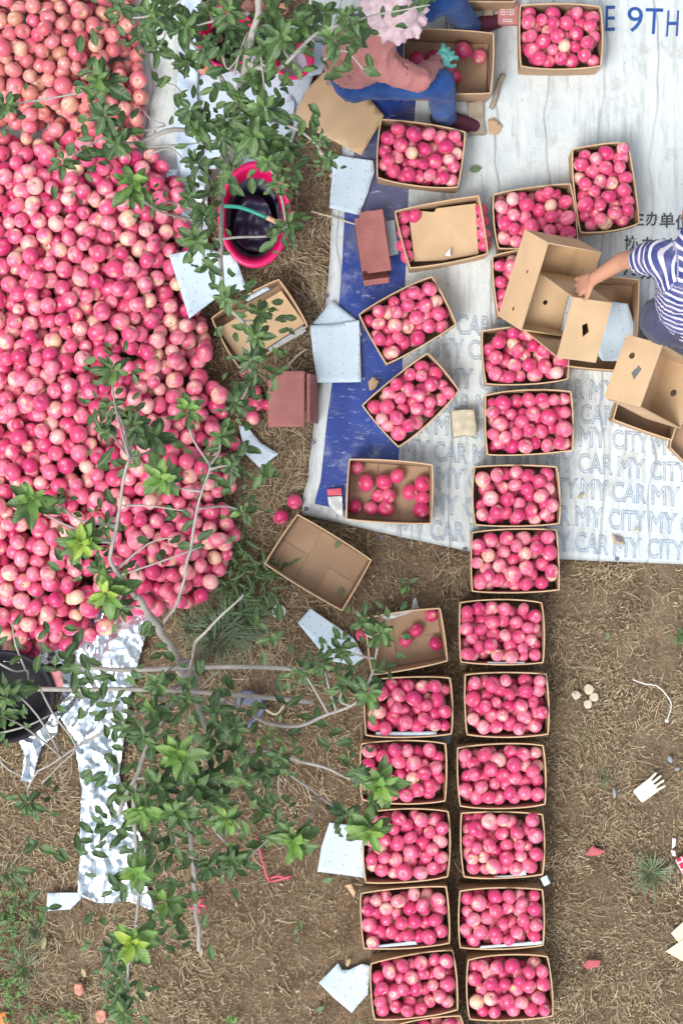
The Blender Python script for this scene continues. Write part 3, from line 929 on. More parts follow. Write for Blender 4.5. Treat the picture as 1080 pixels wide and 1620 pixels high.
FL = [
    ([(268, 404), (320, 393), (372, 405), (391, 458), (345, 470), (300, 505), (284, 455)], 0.21, 0.2, 'white perforated foam liner lying against the heap beside the magenta tub'),
    ([(527, 246), (590, 255), (592, 272), (582, 305), (568, 341), (521, 330)], 0.034, 0.15, 'white perforated foam liner on the tarp hem above the red board'),
    ([(525, 476), (568, 510), (572, 530), (560, 545), (495, 512)], 0.033, 0.6, 'folded foam liner peeking from under the square one on the blue band'),
    ([(490, 515), (530, 513), (568, 507), (570, 560), (571, 605), (502, 606), (495, 560)], 0.048, 0.03, 'square white perforated foam liner on the tarp edge beside the low stool'),
    ([(378, 673), (392, 676), (412, 700), (441, 718), (412, 741), (388, 718), (384, 700)], 0.020, 0.6, 'crooked strip of foam liner on the straw left of the tarp'),
    ([(471, 985), (491, 962), (560, 1010), (576, 1040), (560, 1052), (520, 1045)], 0.020, 0.65, 'foam liner on the straw below the empty tipped carton'),
    ([(521, 1300), (575, 1308), (577, 1388), (502, 1378), (508, 1340)], 0.024, 0.2, 'foam liner standing against the left-hand row of cartons'),
    ([(504, 1553), (535, 1523), (541, 1534), (552, 1534), (572, 1524), (585, 1527), (582, 1572), (556, 1601), (528, 1578)], 0.02, 0.65, 'notched soiled foam liner beside the bottom of the left-hand row'),
    ([(76, 1412), (128, 1411), (130, 1420), (112, 1438), (75, 1440)], 0.018, 0.05, 'small foam liner scrap at the lower end of the foil strip'),
]
for poly, z, a, l in FL:
    sheet('foam_liner', poly, z, M['foam'], l, 'foam sheet', 'foam liners lying about', step=0.03, wob=0.006, thick=0.002, ang=-a, lift=0.035)
# liner strips along the inside of full cartons
for poly, l in (([(594, 1158), (690, 1157), (690, 1163), (594, 1165)], 'liner strip along the lower side of the left-row carton below the tray'), ([(590, 1496), (656, 1488), (660, 1494), (588, 1500)], 'bluish liner strip in the second carton from the bottom of the left row'),
                ([(760, 1496), (857, 1488), (857, 1494), (758, 1500)], 'liner strip in the second carton from the bottom of the right row'), ([(780, 1386), (812, 1384), (830, 1371), (832, 1384), (800, 1390)], 'liner corner folded up in the right-row carton with the tag'),
                ([(770, 1047), (830, 1047), (828, 1051), (772, 1051)], 'liner strip in the first right-row carton below the tarp')):
    sheet('foam_strip', poly, 0.188, M['foam'], l, 'foam sheet', 'liner strips inside full cartons', step=0.03, wob=0.004, thick=0.002)

# ------------------------------------------------------------------ apples
NA, NR = 14, 10
def apple_proto():
    vs_, fs = [], []
    for j in range(NR + 1):
        ph = math.pi * j / NR
        s_, c_ = math.sin(ph), math.cos(ph)
        for k in range(NA):
            a = 2 * math.pi * k / NA
            r = s_ * (1.0 + 0.035 * math.cos(5 * a) * (1 if c_ < 0 else 0.3) * abs(c_))
            r *= 1.0 + 0.05 * c_
            z = 0.93 * c_
            z -= 0.36 * math.exp(-(s_ / 0.24) ** 2) * (1 if c_ > 0 else -0.75)
            vs_.append((r * math.cos(a), r * math.sin(a), z))
    for j in range(NR):
        for k in range(NA):
            a, b = j * NA + k, j * NA + (k + 1) % NA
            fs.append((a, a + NA, b + NA, b))
    # stem
    n0 = len(vs_)
    for (x, y, z) in ((0.035, 0, .55), (-.02, .03, .55), (-.02, -.03, .55), (0.10, 0.02, 1.02), (0.05, 0.05, 1.02), (0.05, -0.01, 1.02)): vs_.append((x, y, z))
    fs += [(n0, n0 + 1, n0 + 4, n0 + 3), (n0 + 1, n0 + 2, n0 + 5, n0 + 4), (n0 + 2, n0, n0 + 3, n0 + 5), (n0 + 3, n0 + 4, n0 + 5, n0 + 5)]
    fs[-1] = (n0 + 3, n0 + 4, n0 + 5)
    return np.array(vs_), fs
AV, AF = apple_proto()
stem_i = len(AV) - 6
A_loopv = np.concatenate([np.array(f) for f in AF])
A_cnt = np.array([len(f) for f in AF])

class Apples:
    def __init__(s): s.x, s.y, s.z, s.r, s.home = [], [], [], [], []
pile = Apples()

def drop_fill(n, sampler, support, rmean, home, cand=30, top=None, rmin=.031, rmax=.047, sq=0.945, inside=None, rsd=.003):
    """drop apples one after another; each rolls downhill to a resting place"""
    X, Y, Z, R = np.zeros(n), np.zeros(n), np.zeros(n), np.zeros(n)
    m = 0
    def rest(cx, cy, r):
        g = support(cx, cy)
        z = g + r
        if m:
            d2 = (cx[:, None] - X[None, :m]) ** 2 + (cy[:, None] - Y[None, :m]) ** 2
            rr = (R[:m] + r)[None, :] * sq
            t = rr ** 2 - d2
            z = np.maximum(z, np.where(t > 0, Z[None, :m] + np.sqrt(np.maximum(t, 0)) * 0.97, -9).max(1))
        return z, z - g
    for i in range(n):
        r = float(np.clip(rng.normal(rmean, rsd), rmin, rmax))
        cx, cy = sampler(cand, r)
        z, key = rest(cx, cy, r)
        b = int(np.argmin(key))
        bx, by, bz, bk = cx[b], cy[b], z[b], key[b]
        for sg in (.016, .009, .005):
            qx, qy = bx + rng.normal(0, sg, 14), by + rng.normal(0, sg, 14)
            ok = inside(qx, qy, r)
            if not ok.any(): continue
            qx, qy = qx[ok], qy[ok]
            z, key = rest(qx, qy, r)
            c = int(np.argmin(key))
            if key[c] < bk: bx, by, bz, bk = qx[c], qy[c], z[c], key[c]
        if top is not None and bz + r > top: continue
        X[m], Y[m], Z[m], R[m] = bx, by, bz, r
        m += 1
    pile.x += X[:m].tolist(); pile.y += Y[:m].tolist(); pile.z += Z[:m].tolist(); pile.r += R[:m].tolist(); pile.home += [home] * m

# the heap
HEAP = [(-70, -70), (200, -70), (212, 20), (219, 90), (226, 165), (216, 232), (262, 268), (284, 300), (288, 345), (300, 400), (296, 450), (312, 505), (330, 540), (322, 575), (318, 600), (350, 620), (352, 660), (330, 690), (368, 720),
        (366, 765), (352, 800), (372, 855), (345, 905), (315, 950), (262, 958), (225, 965), (180, 985), (120, 1018), (40, 1022), (-70, 1025)]
gapP = [(-70, 207), (60, 203), (96, 206), (92, 219), (40, 224), (-70, 224)]
hp = np.array([W(x, y, 0.05)[:2] for x, y in HEAP])
gp = np.array([W(x, y, 0.05)[:2] for x, y in gapP])
def poly_dist(x, y, poly):
    d = np.full(x.shape, 9.0)
    n = len(poly)
    for i in range(n):
        a, b = poly[i], poly[(i + 1) % n]
        ab = b - a
        t = np.clip(((x - a[0]) * ab[0] + (y - a[1]) * ab[1]) / (ab @ ab), 0, 1)
        d = np.minimum(d, np.hypot(x - a[0] - t * ab[0], y - a[1] - t * ab[1]))
    return d
x0, y0 = hp.min(0); x1, y1 = hp.max(0)
def heap_sampler(n, r):
    ox, oy = [], []
    k = 0
    while k < n:
        x = rng.uniform(x0, x1, n * 2); y = rng.uniform(y0, y1, n * 2)
        ok = inpoly(x, y, hp) & ~inpoly(x, y, gp)
        ox.append(x[ok]); oy.append(y[ok]); k += ok.sum()
    return np.concatenate(ox)[:n], np.concatenate(oy)[:n]
def heap_support(x, y):
    d = np.minimum(poly_dist(x, y, hp), poly_dist(x, y, gp) * 1.4)
    return 0.012 + 0.20 * (1 - np.exp(-np.maximum(d - 0.03, 0) / 0.22)) + 0.03 * np.sin(x * 4.1 + 1) * np.sin(y * 3.3) * np.clip(d / 0.3, 0, 1)
drop_fill(1560, heap_sampler, heap_support, 0.0388, 'heap', cand=14, inside=lambda x, y, r: inpoly(x, y, hp) & ~inpoly(x, y, gp), rsd=.0036)

# the full cartons
def quad_frame(P):
    c = sum(P, Vector()) / 4
    e1 = ((P[1] - P[0]) + (P[2] - P[3])) / 2
    e2 = ((P[3] - P[0]) + (P[2] - P[1])) / 2
    M2 = np.linalg.inv(np.array([[e1.x, e2.x], [e1.y, e2.y]]))
    return c, e1, e2, M2
for (root, P, B), lab, grp in full_boxes:
    c_, e1, e2, M2 = quad_frame(P)
    L1, L2 = e1.length, e2.length
    def inside(x, y, r, c_=c_, M2=M2, L1=L1, L2=L2):
        u = M2 @ np.stack([x - c_.x, y - c_.y])
        bl = 0.010                                      # the walls belly out
        return (np.abs(u[0]) * L1 < L1 / 2 - r - TH + bl * (1 - (2 * u[1]) ** 2)) & (np.abs(u[1]) * L2 < L2 / 2 - r - TH + bl * (1 - (2 * u[0]) ** 2))
    def sampler(n, r, c_=c_, e1=e1, e2=e2, inside=inside):
        u, v = rng.uniform(-.5, .5, n * 4), rng.uniform(-.5, .5, n * 4)
        x, y = c_.x + e1.x * u + e2.x * v, c_.y + e1.y * u + e2.y * v
        ok = inside(x, y, r)
        return x[ok][:n], y[ok][:n]
    z0 = P[0].z - 0.120
    drop_fill(int(L1 * L2 / (math.pi * .036 ** 2) * 2.75), sampler, lambda x, y, z0=z0: np.full(x.shape, z0), 0.0348, lab, cand=14, inside=inside, top=P[0].z + 0.056)

def put(px, py, z, r, home):
    p = W(px, py, z + r)
    pile.x.append(p.x); pile.y.append(p.y); pile.z.append(z + r); pile.r.append(r); pile.home.append(home)
def tray(items, z, where, group):
    for x, y, r, l in items: put(x, y, z, r, 'L:' + l + ' ' + where + '|' + group)
tray(((564, 739, .036, 'apple in the upper left corner of'), (577, 764, .044, 'large apple below the upper left corner one in'), (608, 763, .041, 'pale apple at the middle of'), (628, 753, .037, 'red apple touching the pale middle one in'),
      (599, 784, .036, 'left apple of the centre pair in'), (613, 784, .039, 'right apple of the centre pair in'), (562, 801, .037, 'apple in the lower left corner of'), (588, 805, .037, 'left apple of the lower middle pair in'),
      (610, 806, .038, 'right apple of the lower middle pair in'), (648, 779, .041, 'leftmost of the four apples at the right end of'), (668, 765, .040, 'topmost of the four apples at the right end of'), (667, 788, .037, 'middle of the right wall apples in'),
      (666, 809, .040, 'apple in the lower right corner of')), 0.04, 'the part filled carton', 'apples in the part filled carton')
tray(((682, 974, .034, 'apple in the upper right corner of'), (658, 998, .037, 'upper apple of the touching pair in'), (641, 1013, .034, 'lower apple of the touching pair in'), (689, 1019, .037, 'apple by the right wall of'), (572, 1003, .034, 'apple half hidden by leaves at the left wall of')),
     0.02, 'the nearly empty carton', 'apples in the nearly empty carton')
tray(((660, 93, .037, 'apple nearest the pink sleeve in'), (686, 92, .042, 'apple just left of the aqua glove in'), (733, 81, .042, 'apple just right of the aqua glove in'), (757, 89, .037, 'rightmost apple, alone, in'), (709, 110, .038, 'upper apple under the glove in'), (717, 122, .038, 'lower apple under the glove in'),
      (699, 126, .036, 'apple beside the knee in')), 0.045, "the sorter's carton", 'apples in the carton being filled')
tray(((637, 345, .036, 'upper left corner apple in'), (655, 341, .037, 'second apple along the upper wall in'), (638, 367, .035, 'second apple down the left wall in'), (640, 388, .037, 'third apple down the left wall in'), (644, 406, .036, 'lowest apple down the left wall in'),
      (761, 333, .034, 'topmost apple down the right wall in'), (763, 350, .034, 'second apple down the right wall in'), (765, 372, .035, 'third apple down the right wall in'), (767, 388, .034, 'lowest apple down the right wall in')), 0.135, 'the carton with the divider', 'apples beside the cardboard divider')
for x, y, r, l in ((466, 793, .037, 'red apple on the straw between the tipped carton and the blue band'), (445, 818, .038, 'pink apple touching the upper corner of the tipped empty carton'),
                   (405, 637, .041, 'red apple lying left of the low stool, nearest its seat'), (400, 661, .037, 'pale pink apple lying left of the low stool, lower one'), (402, 619, .035, 'apple half hidden by leaves left of the low stool'),
                   (423, 640, .032, 'apple squeezed against the low stool'),
                   (316, 541, .037, 'apple at the heap edge by the open carton corner'), (308, 947, .036, 'apple at the lower right tip of the heap'),
                   (52, 1030, .038, 'apple rolled onto the foil below the heap beside the black tub'), (370, 702, .035, 'apple lying out beyond the heap by the crooked foam strip'), (388, 589, .03, 'apple under the leaf spray below the open carton'),
                   (290, 1283, .022, 'small apple still on the tree among dark leaves')):
    put(x, y, 0.0 if 'tree' not in l else 1.35, r, 'L:' + l)

def emit_apples():
    X, Y, Z, R = map(np.array, (pile.x, pile.y, pile.z, pile.r))
    n = len(X)
    # visible area of each by a depth-sorted pixel map
    ids = np.full((1620, 1080), -1, np.int32)
    k = S * H / (H - Z)
    px, py, pr = 540 + X * k, 810 - Y * k, R * k
    full = np.zeros(n)
    for i in np.argsort(Z):
        a, b, r = px[i], py[i], pr[i]
        xa, xb, ya, yb = int(max(a - r, 0)), int(min(a + r + 1, 1080)), int(max(b - r, 0)), int(min(b + r + 1, 1620))
        if xa >= xb or ya >= yb: continue
        yy, xx = np.mgrid[ya:yb, xa:xb]
        m = (xx - a) ** 2 + (yy - b) ** 2 <= r * r
        ids[ya:yb, xa:xb][m] = i
    hid = np.zeros((1620, 1080), bool)
    for q in ([(545, 0), (670, 0), (700, 130), (560, 150)], [(835, 360), (945, 395), (1010, 440), (1000, 590), (885, 580), (790, 500)], [(655, 335), (752, 322), (756, 402), (655, 414)], [(268, 404), (372, 405), (391, 458), (300, 505)]):
        yy, xx = np.mgrid[0:1620, 0:1080]
        hid |= inpoly(xx, yy, q)
    ids[hid] = -1
    vis = np.bincount(ids[ids >= 0], minlength=n).astype(float)
    loose = np.array([h.startswith('L:') for h in pile.home])
    score = vis + np.where(loose & (vis > 60), 1e5, 0)
    keep = vis > 0
    order = np.argsort(-score)
    indiv = set(order[:298].tolist())
    seed = rng.uniform(0, 1, n)
    pale = np.clip(rng.normal(0.29, 0.17, n), 0, 1)
    hp_ = np.array([h == 'heap' for h in pile.home])
    pale = np.where(hp_, np.clip(pale + rng.normal(.08, .10, n), 0, .74), np.clip(pale - 0.02, 0, 1))
    pale = np.where(rng.uniform(0, 1, n) < 0.045, rng.uniform(0.58, 0.74, n), pale)
    pale = np.where(loose, pale * .5, pale)
    dull = np.where(hp_ & (py < 235), np.clip((245 - py) / 60, 0, 1) * rng.uniform(0.35, 0.9, n), 0.0)
    rots, faces_up = [], []
    for i in range(n):
        ax = Vector(rng.normal(size=3)).normalized() + Vector((0, 0, rng.choice([0.75, -0.3])))
        q = Vector((0, 0, 1)).rotation_difference(ax.normalized()).to_matrix()
        uz = (q @ Vector((0, 0, 1))).z
        faces_up.append('stem end up' if uz > .6 else 'blossom end up' if uz < -.6 else 'lying on its side')
        rots.append(np.array(q @ Matrix.Rotation(rng.uniform(0, 6.28), 3, 'Z')))
    def mesh_of(lst, name, world):
        m = len(lst)
        nv = len(AV)
        co = np.zeros((m, nv, 3)); lp_ = np.tile(AV, (m, 1, 1)); at = {k_: np.zeros((m, nv)) for k_ in ('seed', 'pale', 'dull')}
        for q, i in enumerate(lst):
            sq = 1 + rng.normal(0, 0.055, 3)
            V_ = AV * sq
            V_ = V_ * (1 + rng.normal(0, .07) * AV[:, :1] * (AV[:, 2:3] > -2) + rng.normal(0, .06) * AV[:, 1:2])
            v = V_ @ rots[i].T * R[i]
            co[q] = v + (np.array([X[i], Y[i], Z[i]]) if world else 0)
            at['seed'][q] = seed[i]; at['pale'][q] = pale[i]; at['dull'][q] = dull[i]
        me = bpy.data.meshes.new(name)
        me.vertices.add(m * nv); me.vertices.foreach_set('co', co.ravel())
        loops = (A_loopv[None, :] + (np.arange(m) * nv)[:, None]).ravel()
        cnt = np.tile(A_cnt, m)
        me.loops.add(len(loops)); me.loops.foreach_set('vertex_index', loops.astype(np.int32))
        me.polygons.add(len(cnt))
        me.polygons.foreach_set('loop_start', np.concatenate([[0], np.cumsum(cnt)[:-1]]).astype(np.int32))
        me.polygons.foreach_set('use_smooth', np.ones(len(cnt), bool))
        a = me.attributes.new('lp', 'FLOAT_VECTOR', 'POINT'); a.data.foreach_set('vector', lp_.ravel())
        for k_, v in at.items():
            a = me.attributes.new(k_, 'FLOAT', 'POINT'); a.data.foreach_set('value', v.ravel())
        me.update(calc_edges=True)
        me.materials.append(M['apple'])
        return me
    def tone(i):
        if dull[i] > .3: return 'dull greenish pink' if pale[i] > .45 else 'dull rosy'
        return 'deep crimson' if pale[i] < .2 else 'bright pink' if pale[i] < .42 else 'pale pink' if pale[i] < .68 else 'creamy pale'
    def zone(i):
        y = py[i]
        a = ('above the bare strip' if y < 215 else 'level with the tall magenta tub' if y < 420 else 'level with the padded carton' if y < 580 else
             'level with the low stool' if y < 720 else 'level with the grey branch fork' if y < 860 else 'at the foil end')
        return a + (', left edge' if px[i] < 110 else ', mid heap' if px[i] < 220 else ', straw side')
    rest = [i for i in range(n) if i not in indiv]
    for i in sorted(indiv):
        h = pile.home[i]
        me = mesh_of([i], 'apple', False)
        o = bpy.data.objects.new('apple', me)
        C.objects.link(o)
        o.location = (X[i], Y[i], Z[i])
        if h.startswith('L:'): tag(o, h[2:].split('|')[0], 'apple', h.split('|')[1] if '|' in h else 'apples lying about singly')
        elif h == 'heap': tag(o, f'{tone(i)} heap apple {faces_up[i]}, {zone(i)}', 'apple', f'{tone(i)} heap apples {faces_up[i]}, {zone(i)}')
        else:
            sub = h.replace('full apple carton ', '')
            sub = sub.replace('in the right-hand row', 'of the right row').replace('in the left-hand row', 'of the left row').replace(' wholly', '')
            fu = faces_up[i].replace('lying on its side', 'on its side')
            if len((tone(i) + fu + sub).split()) > 10: fu = fu.replace(' end', '')
            tag(o, f'{tone(i)} apple {fu}, carton {sub}', 'apple', f'{tone(i)} apples {fu}, carton {sub}')
    o = link('apples', mesh_of(rest, 'apples', True))
    tag(o, 'mass of pink and red apples filling the heap and the cartons', 'apples', kind='stuff')
emit_apples()

# ------------------------------------------------------------------ trees
def leaf_mesh(L, w, fold, droop, wave, age, sd):
    """one leaf along +x, about 28 triangles; returns verts, faces, lp"""
    n = 6
    vs_, lp_ = [], []
    for i in range(n + 1):
        t = i / n
        prof = math.sin(math.pi * min(t * 0.93 + 0.045, 1.0)) ** 0.75 * (1.06 - 0.35 * t)
        if i == n: prof = 0.0
        hw = w * prof * 0.5
        x = L * t * (1 - 0.10 * droop * t)
        z = -droop * L * t * t * 0.42
        for s_ in (-1, -0.5, 0, 0.5, 1):
            zz = z + abs(s_) * hw * fold + wave * L * 0.05 * math.sin(t * 9 + sd + s_ * 2) * abs(s_)
            vs_.append((x, s_ * hw, zz))
            lp_.append((t, s_ * hw / max(L, 1e-6), 0))
    fs = []
    for i in range(n):
        for k in range(4):
            a = i * 5 + k
            fs.append((a, a + 5, a + 6, a + 1))
    return np.array(vs_), fs, np.array(lp_)

LV = []          # leaf shape variants
for q in range(14):
    LV.append(leaf_mesh(1.0, random.uniform(0.40, 0.58), random.uniform(0.1, 0.75), random.uniform(0.15, 1.2), random.uniform(0.8, 2.4), 0, q * 1.7))
NARROW = leaf_mesh(1.0, 0.20, 0.4, 0.8, 0.3, 0, 1)
LF = LV[0][1]

class Tree:
    def __init__(s): s.leaves, s.twigs = [], []       # leaf: (pos, dirx, up, length, age, variant)
    def leaf(s, p, d, up, L, age, var=None):
        s.leaves.append((Vector(p), Vector(d).normalized(), Vector(up).normalized(), L, min(max(age, 0), 1), random.randrange(14) if var is None else var))

def rosette(tr, px, py, R, kind, z):
    k = (H - z) / H / S
    Rm = R * k
    c = W(px, py, z)
    n = {'y': 17, 'Y': 18, 'm': 13, 'd': 11, 'p': 15}.get(kind, 11)
    n = int(n * (1 if R >= 38 else 0.8) * (1 if kind in 'yYp' else 1.3))
    tilt = Vector((random.uniform(-.35, .35), random.uniform(-.35, .35), 1)).normalized()
    ga = random.uniform(0, 6.28)
    for i in range(n):
        f = i / (n - 1)                       # 0 outermost / lowest
        ang = ga + i * 2.39996 + random.uniform(-.55, .55)
        pitch = 0.05 + 0.95 * f ** 1.6 + random.uniform(-0.22, 0.22)
        d = Vector((math.cos(ang) * math.cos(pitch), math.sin(ang) * math.cos(pitch), math.sin(pitch) - (0.30 if kind in 'dm' else 0.12)))
        q = Vector((0, 0, 1)).rotation_difference(tilt)
        d = q @ d
        up = q @ Vector((-math.cos(ang) * math.sin(pitch) * .8, -math.sin(ang) * math.sin(pitch) * .8, math.cos(pitch) + .15))
        up += Vector((random.uniform(-.3, .3), random.uniform(-.3, .3), 0))
        L = Rm * ((1.06 - 0.40 * f) * random.uniform(0.7, 1.12) if kind in 'yYp' else (0.98 - 0.38 * f) * random.uniform(0.62, 1.12))
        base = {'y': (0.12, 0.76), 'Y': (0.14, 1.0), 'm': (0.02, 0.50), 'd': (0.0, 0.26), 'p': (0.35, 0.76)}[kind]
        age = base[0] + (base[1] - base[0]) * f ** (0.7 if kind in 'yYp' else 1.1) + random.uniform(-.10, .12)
        st = c + tilt * (f - 0.6) * Rm * 0.75
        tr.leaf(st + d * 0.008, d, up, L, age)
    if kind in 'mdp':                       # ragged leaves round the shoot
        for i in range(8):
            a, r = random.uniform(0, 6.28), Rm * random.uniform(.55, 1.35)
            b = a + random.uniform(-1.2, 1.2)
            tr.leaf(c + Vector((r * math.cos(a), r * math.sin(a), random.uniform(-.16, .02))), Vector((math.cos(b), math.sin(b), random.uniform(-.7, .1))),
                    Vector((random.uniform(-.6, .6), random.uniform(-.6, .6), 1)), Rm * random.uniform(.45, .8), random.uniform(0, .40))
    tr.twigs.append((c - tilt * Rm * 0.5, c))
    return c

def spray(tr, px, py, R, kind, z, n=6, Lpx=26):
    k = (H - z) / H / S
    for i in range(n):
        a, r = random.uniform(0, 6.28), R * math.sqrt(random.random())
        p = W(px + r * math.cos(a), py + r * math.sin(a), z + random.uniform(-.12, .12))
        b = random.uniform(0, 6.28)
        d = Vector((math.cos(b), math.sin(b), random.uniform(-.45, .15)))
        tr.leaf(p, d, Vector((random.uniform(-.5, .5), random.uniform(-.5, .5), 1)), Lpx * k * random.uniform(.8, 1.25), {'s': random.uniform(0, .28), 'g': random.uniform(.1, .4)}[kind])

def tree(label, trunk, branches, clusters, twig_pts):
    base, pts, rad = trunk
    root = empty('apple_tree', base, label, 'tree', 'apple trees over the harvest')
    tr = Tree()
    def add(name, pts_, r0, r1, n=8):
        P = smooth_path(pts_, 5)
        for i, p in enumerate(P):
            if 0 < i < len(P) - 1: p += Vector((noise.noise(p * 9), noise.noise(p * 9 + Vector((5, 0, 0))), 0)) * min(r0, 0.012) * 1.2
        m = len(P)
        rr = [(r0 + (r1 - r0) * i / (m - 1)) * (1 + 0.14 * noise.noise(P[i] * 23)) for i in range(m)]
        bm = bmesh.new()
        tube(bm, P, rr, n)
        build(name, bm, M['bark'], root, smooth=True)
        return P
    skel = add('trunk', pts, rad[0], rad[1], 12)[2:]
    for (bp, r0, r1) in branches:
        skel = skel + add('branch', [W(*q) for q in bp], r0, r1)
    sk = np.array([list(p) for p in skel])
    for c in clusters:
        px, py, R, kind, z = c[:5]
        if kind in 'sg': spray(tr, px, py, R, kind, z, *(c[5:]))
        else: rosette(tr, px, py, R, kind, z)
    # twigs from the clusters back to the wood
    for a, b in tr.twigs:
        d = np.hypot(sk[:, 0] - a.x, sk[:, 1] - a.y) + 0.4 * np.abs(sk[:, 2] - a.z)
        j = int(d.argmin())
        e = skel[j]
        if (e - a).length < 0.02: continue
        mid = e.lerp(a, .55) + Vector((random.uniform(-.03, .03), random.uniform(-.03, .03), -0.06 * (e - a).length))
        far = (e - a).length > 0.75
        if far: e = mid + (e - mid).normalized() * 0.25
        P = smooth_path([e, mid, a, b], 3)
        bm = bmesh.new()
        tube(bm, P, [0.0055 - 0.0028 * i / (len(P) - 1) for i in range(len(P))], 6)
        build('twig', bm, M['bark'], root, smooth=True)
    for tp in twig_pts:
        P = smooth_path([W(*q) for q in tp], 3)
        bm = bmesh.new()
        tube(bm, P, [0.0052 - 0.0022 * i / (len(P) - 1) for i in range(len(P))], 6)
        build('twig', bm, M['bark'], root, smooth=True)
    # the 300 leaves that show largest are parts, the others one mass
    n = len(tr.leaves)
    ids = np.full((1620, 1080), -1, np.int32)
    order = sorted(range(n), key=lambda i: tr.leaves[i][0].z + tr.leaves[i][1].z * tr.leaves[i][3] * .5)
    for i in order:
        p, d, up, L, age, v = tr.leaves[i]
        flat = max(abs(up.z), .3)
        for t in (0.25, 0.5, 0.75):
            q = p + d * L * t
            x, y = PX(q.x, q.y, q.z)
            r = L * 0.24 * S * H / (H - q.z) * (0.6 + 0.4 * flat)
            xa, xb, ya, yb = int(max(x - r, 0)), int(min(x + r + 1, 1080)), int(max(y - r, 0)), int(min(y + r + 1, 1620))
            if xa >= xb or ya >= yb: continue
            yy, xx = np.mgrid[ya:yb, xa:xb]
            ids[ya:yb, xa:xb][(xx - x) ** 2 + (yy - y) ** 2 <= r * r] = i
    vis = np.bincount(ids[ids >= 0], minlength=n)
    ind = set(np.argsort(-vis)[:298].tolist())
    cache = {}
    R0 = parent_loc(root)
    def basis(l):
        p, d, up, L, age, v = l
        y = up.cross(d).normalized(); z = d.cross(y)
        return np.array(Matrix((d, y, z)).transposed())
    def mk(name, co, lp_, age, m):
        me = bpy.data.meshes.new(name)
        nv = len(LV[0][0])
        me.vertices.add(len(co)); me.vertices.foreach_set('co', co.ravel())
        f = np.array(LF)
        lo = (f.ravel()[None, :] + (np.arange(m) * nv)[:, None]).ravel()
        me.loops.add(len(lo)); me.loops.foreach_set('vertex_index', lo.astype(np.int32))
        me.polygons.add(len(f) * m); me.polygons.foreach_set('loop_start', (np.arange(len(f) * m) * 4).astype(np.int32))
        me.polygons.foreach_set('use_smooth', np.ones(len(f) * m, bool))
        a = me.attributes.new('lp', 'FLOAT_VECTOR', 'POINT'); a.data.foreach_set('vector', lp_.ravel())
        a = me.attributes.new('age', 'FLOAT', 'POINT'); a.data.foreach_set('value', age.ravel())
        me.update(calc_edges=True)
        me.materials.append(M['leaf'])
        return me
    co, lpp, ages = [], [], []
    for i, l in enumerate(tr.leaves):
        p, d, up, L, age, v = l
        V, F, lp_ = (LV[v] if v >= 0 else NARROW)
        if i in ind:
            key = (v, round(age * 12))
            if key not in cache:
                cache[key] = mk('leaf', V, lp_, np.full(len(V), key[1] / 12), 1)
            o = bpy.data.objects.new('leaf', cache[key])
            C.objects.link(o)
            o.parent = root
            o.matrix_local = Matrix.Translation(p - R0) @ Matrix(basis(l).tolist()).to_4x4() @ Matrix.Diagonal((L, L, L, 1))
        else:
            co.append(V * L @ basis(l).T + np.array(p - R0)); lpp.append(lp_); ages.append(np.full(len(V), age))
    if co:
        o = link('foliage', mk('foliage', np.concatenate(co), np.concatenate(lpp), np.concatenate(ages), len(co)), None, root)
        o['kind'] = 'stuff'
    return root

def zz(a=1.35, b=0.25): return a + random.uniform(-b, b)
def CL(txt, z=1.35, dz=0.2):
    r = []
    for w_ in txt.split():
        p = w_.split(',')
        k = p[3]
        zz_ = z + random.uniform(-dz, dz) + {'y': .22, 'Y': .28, 'p': .12, 'm': .08, 'd': -.08}.get(k, -.15)
        if len(p) > 5: zz_ = float(p[5])
        r.append((float(p[0]), float(p[1]), float(p[2]), k, zz_) + ((int(p[4]),) if len(p) > 4 and p[4] else ()))
    return r

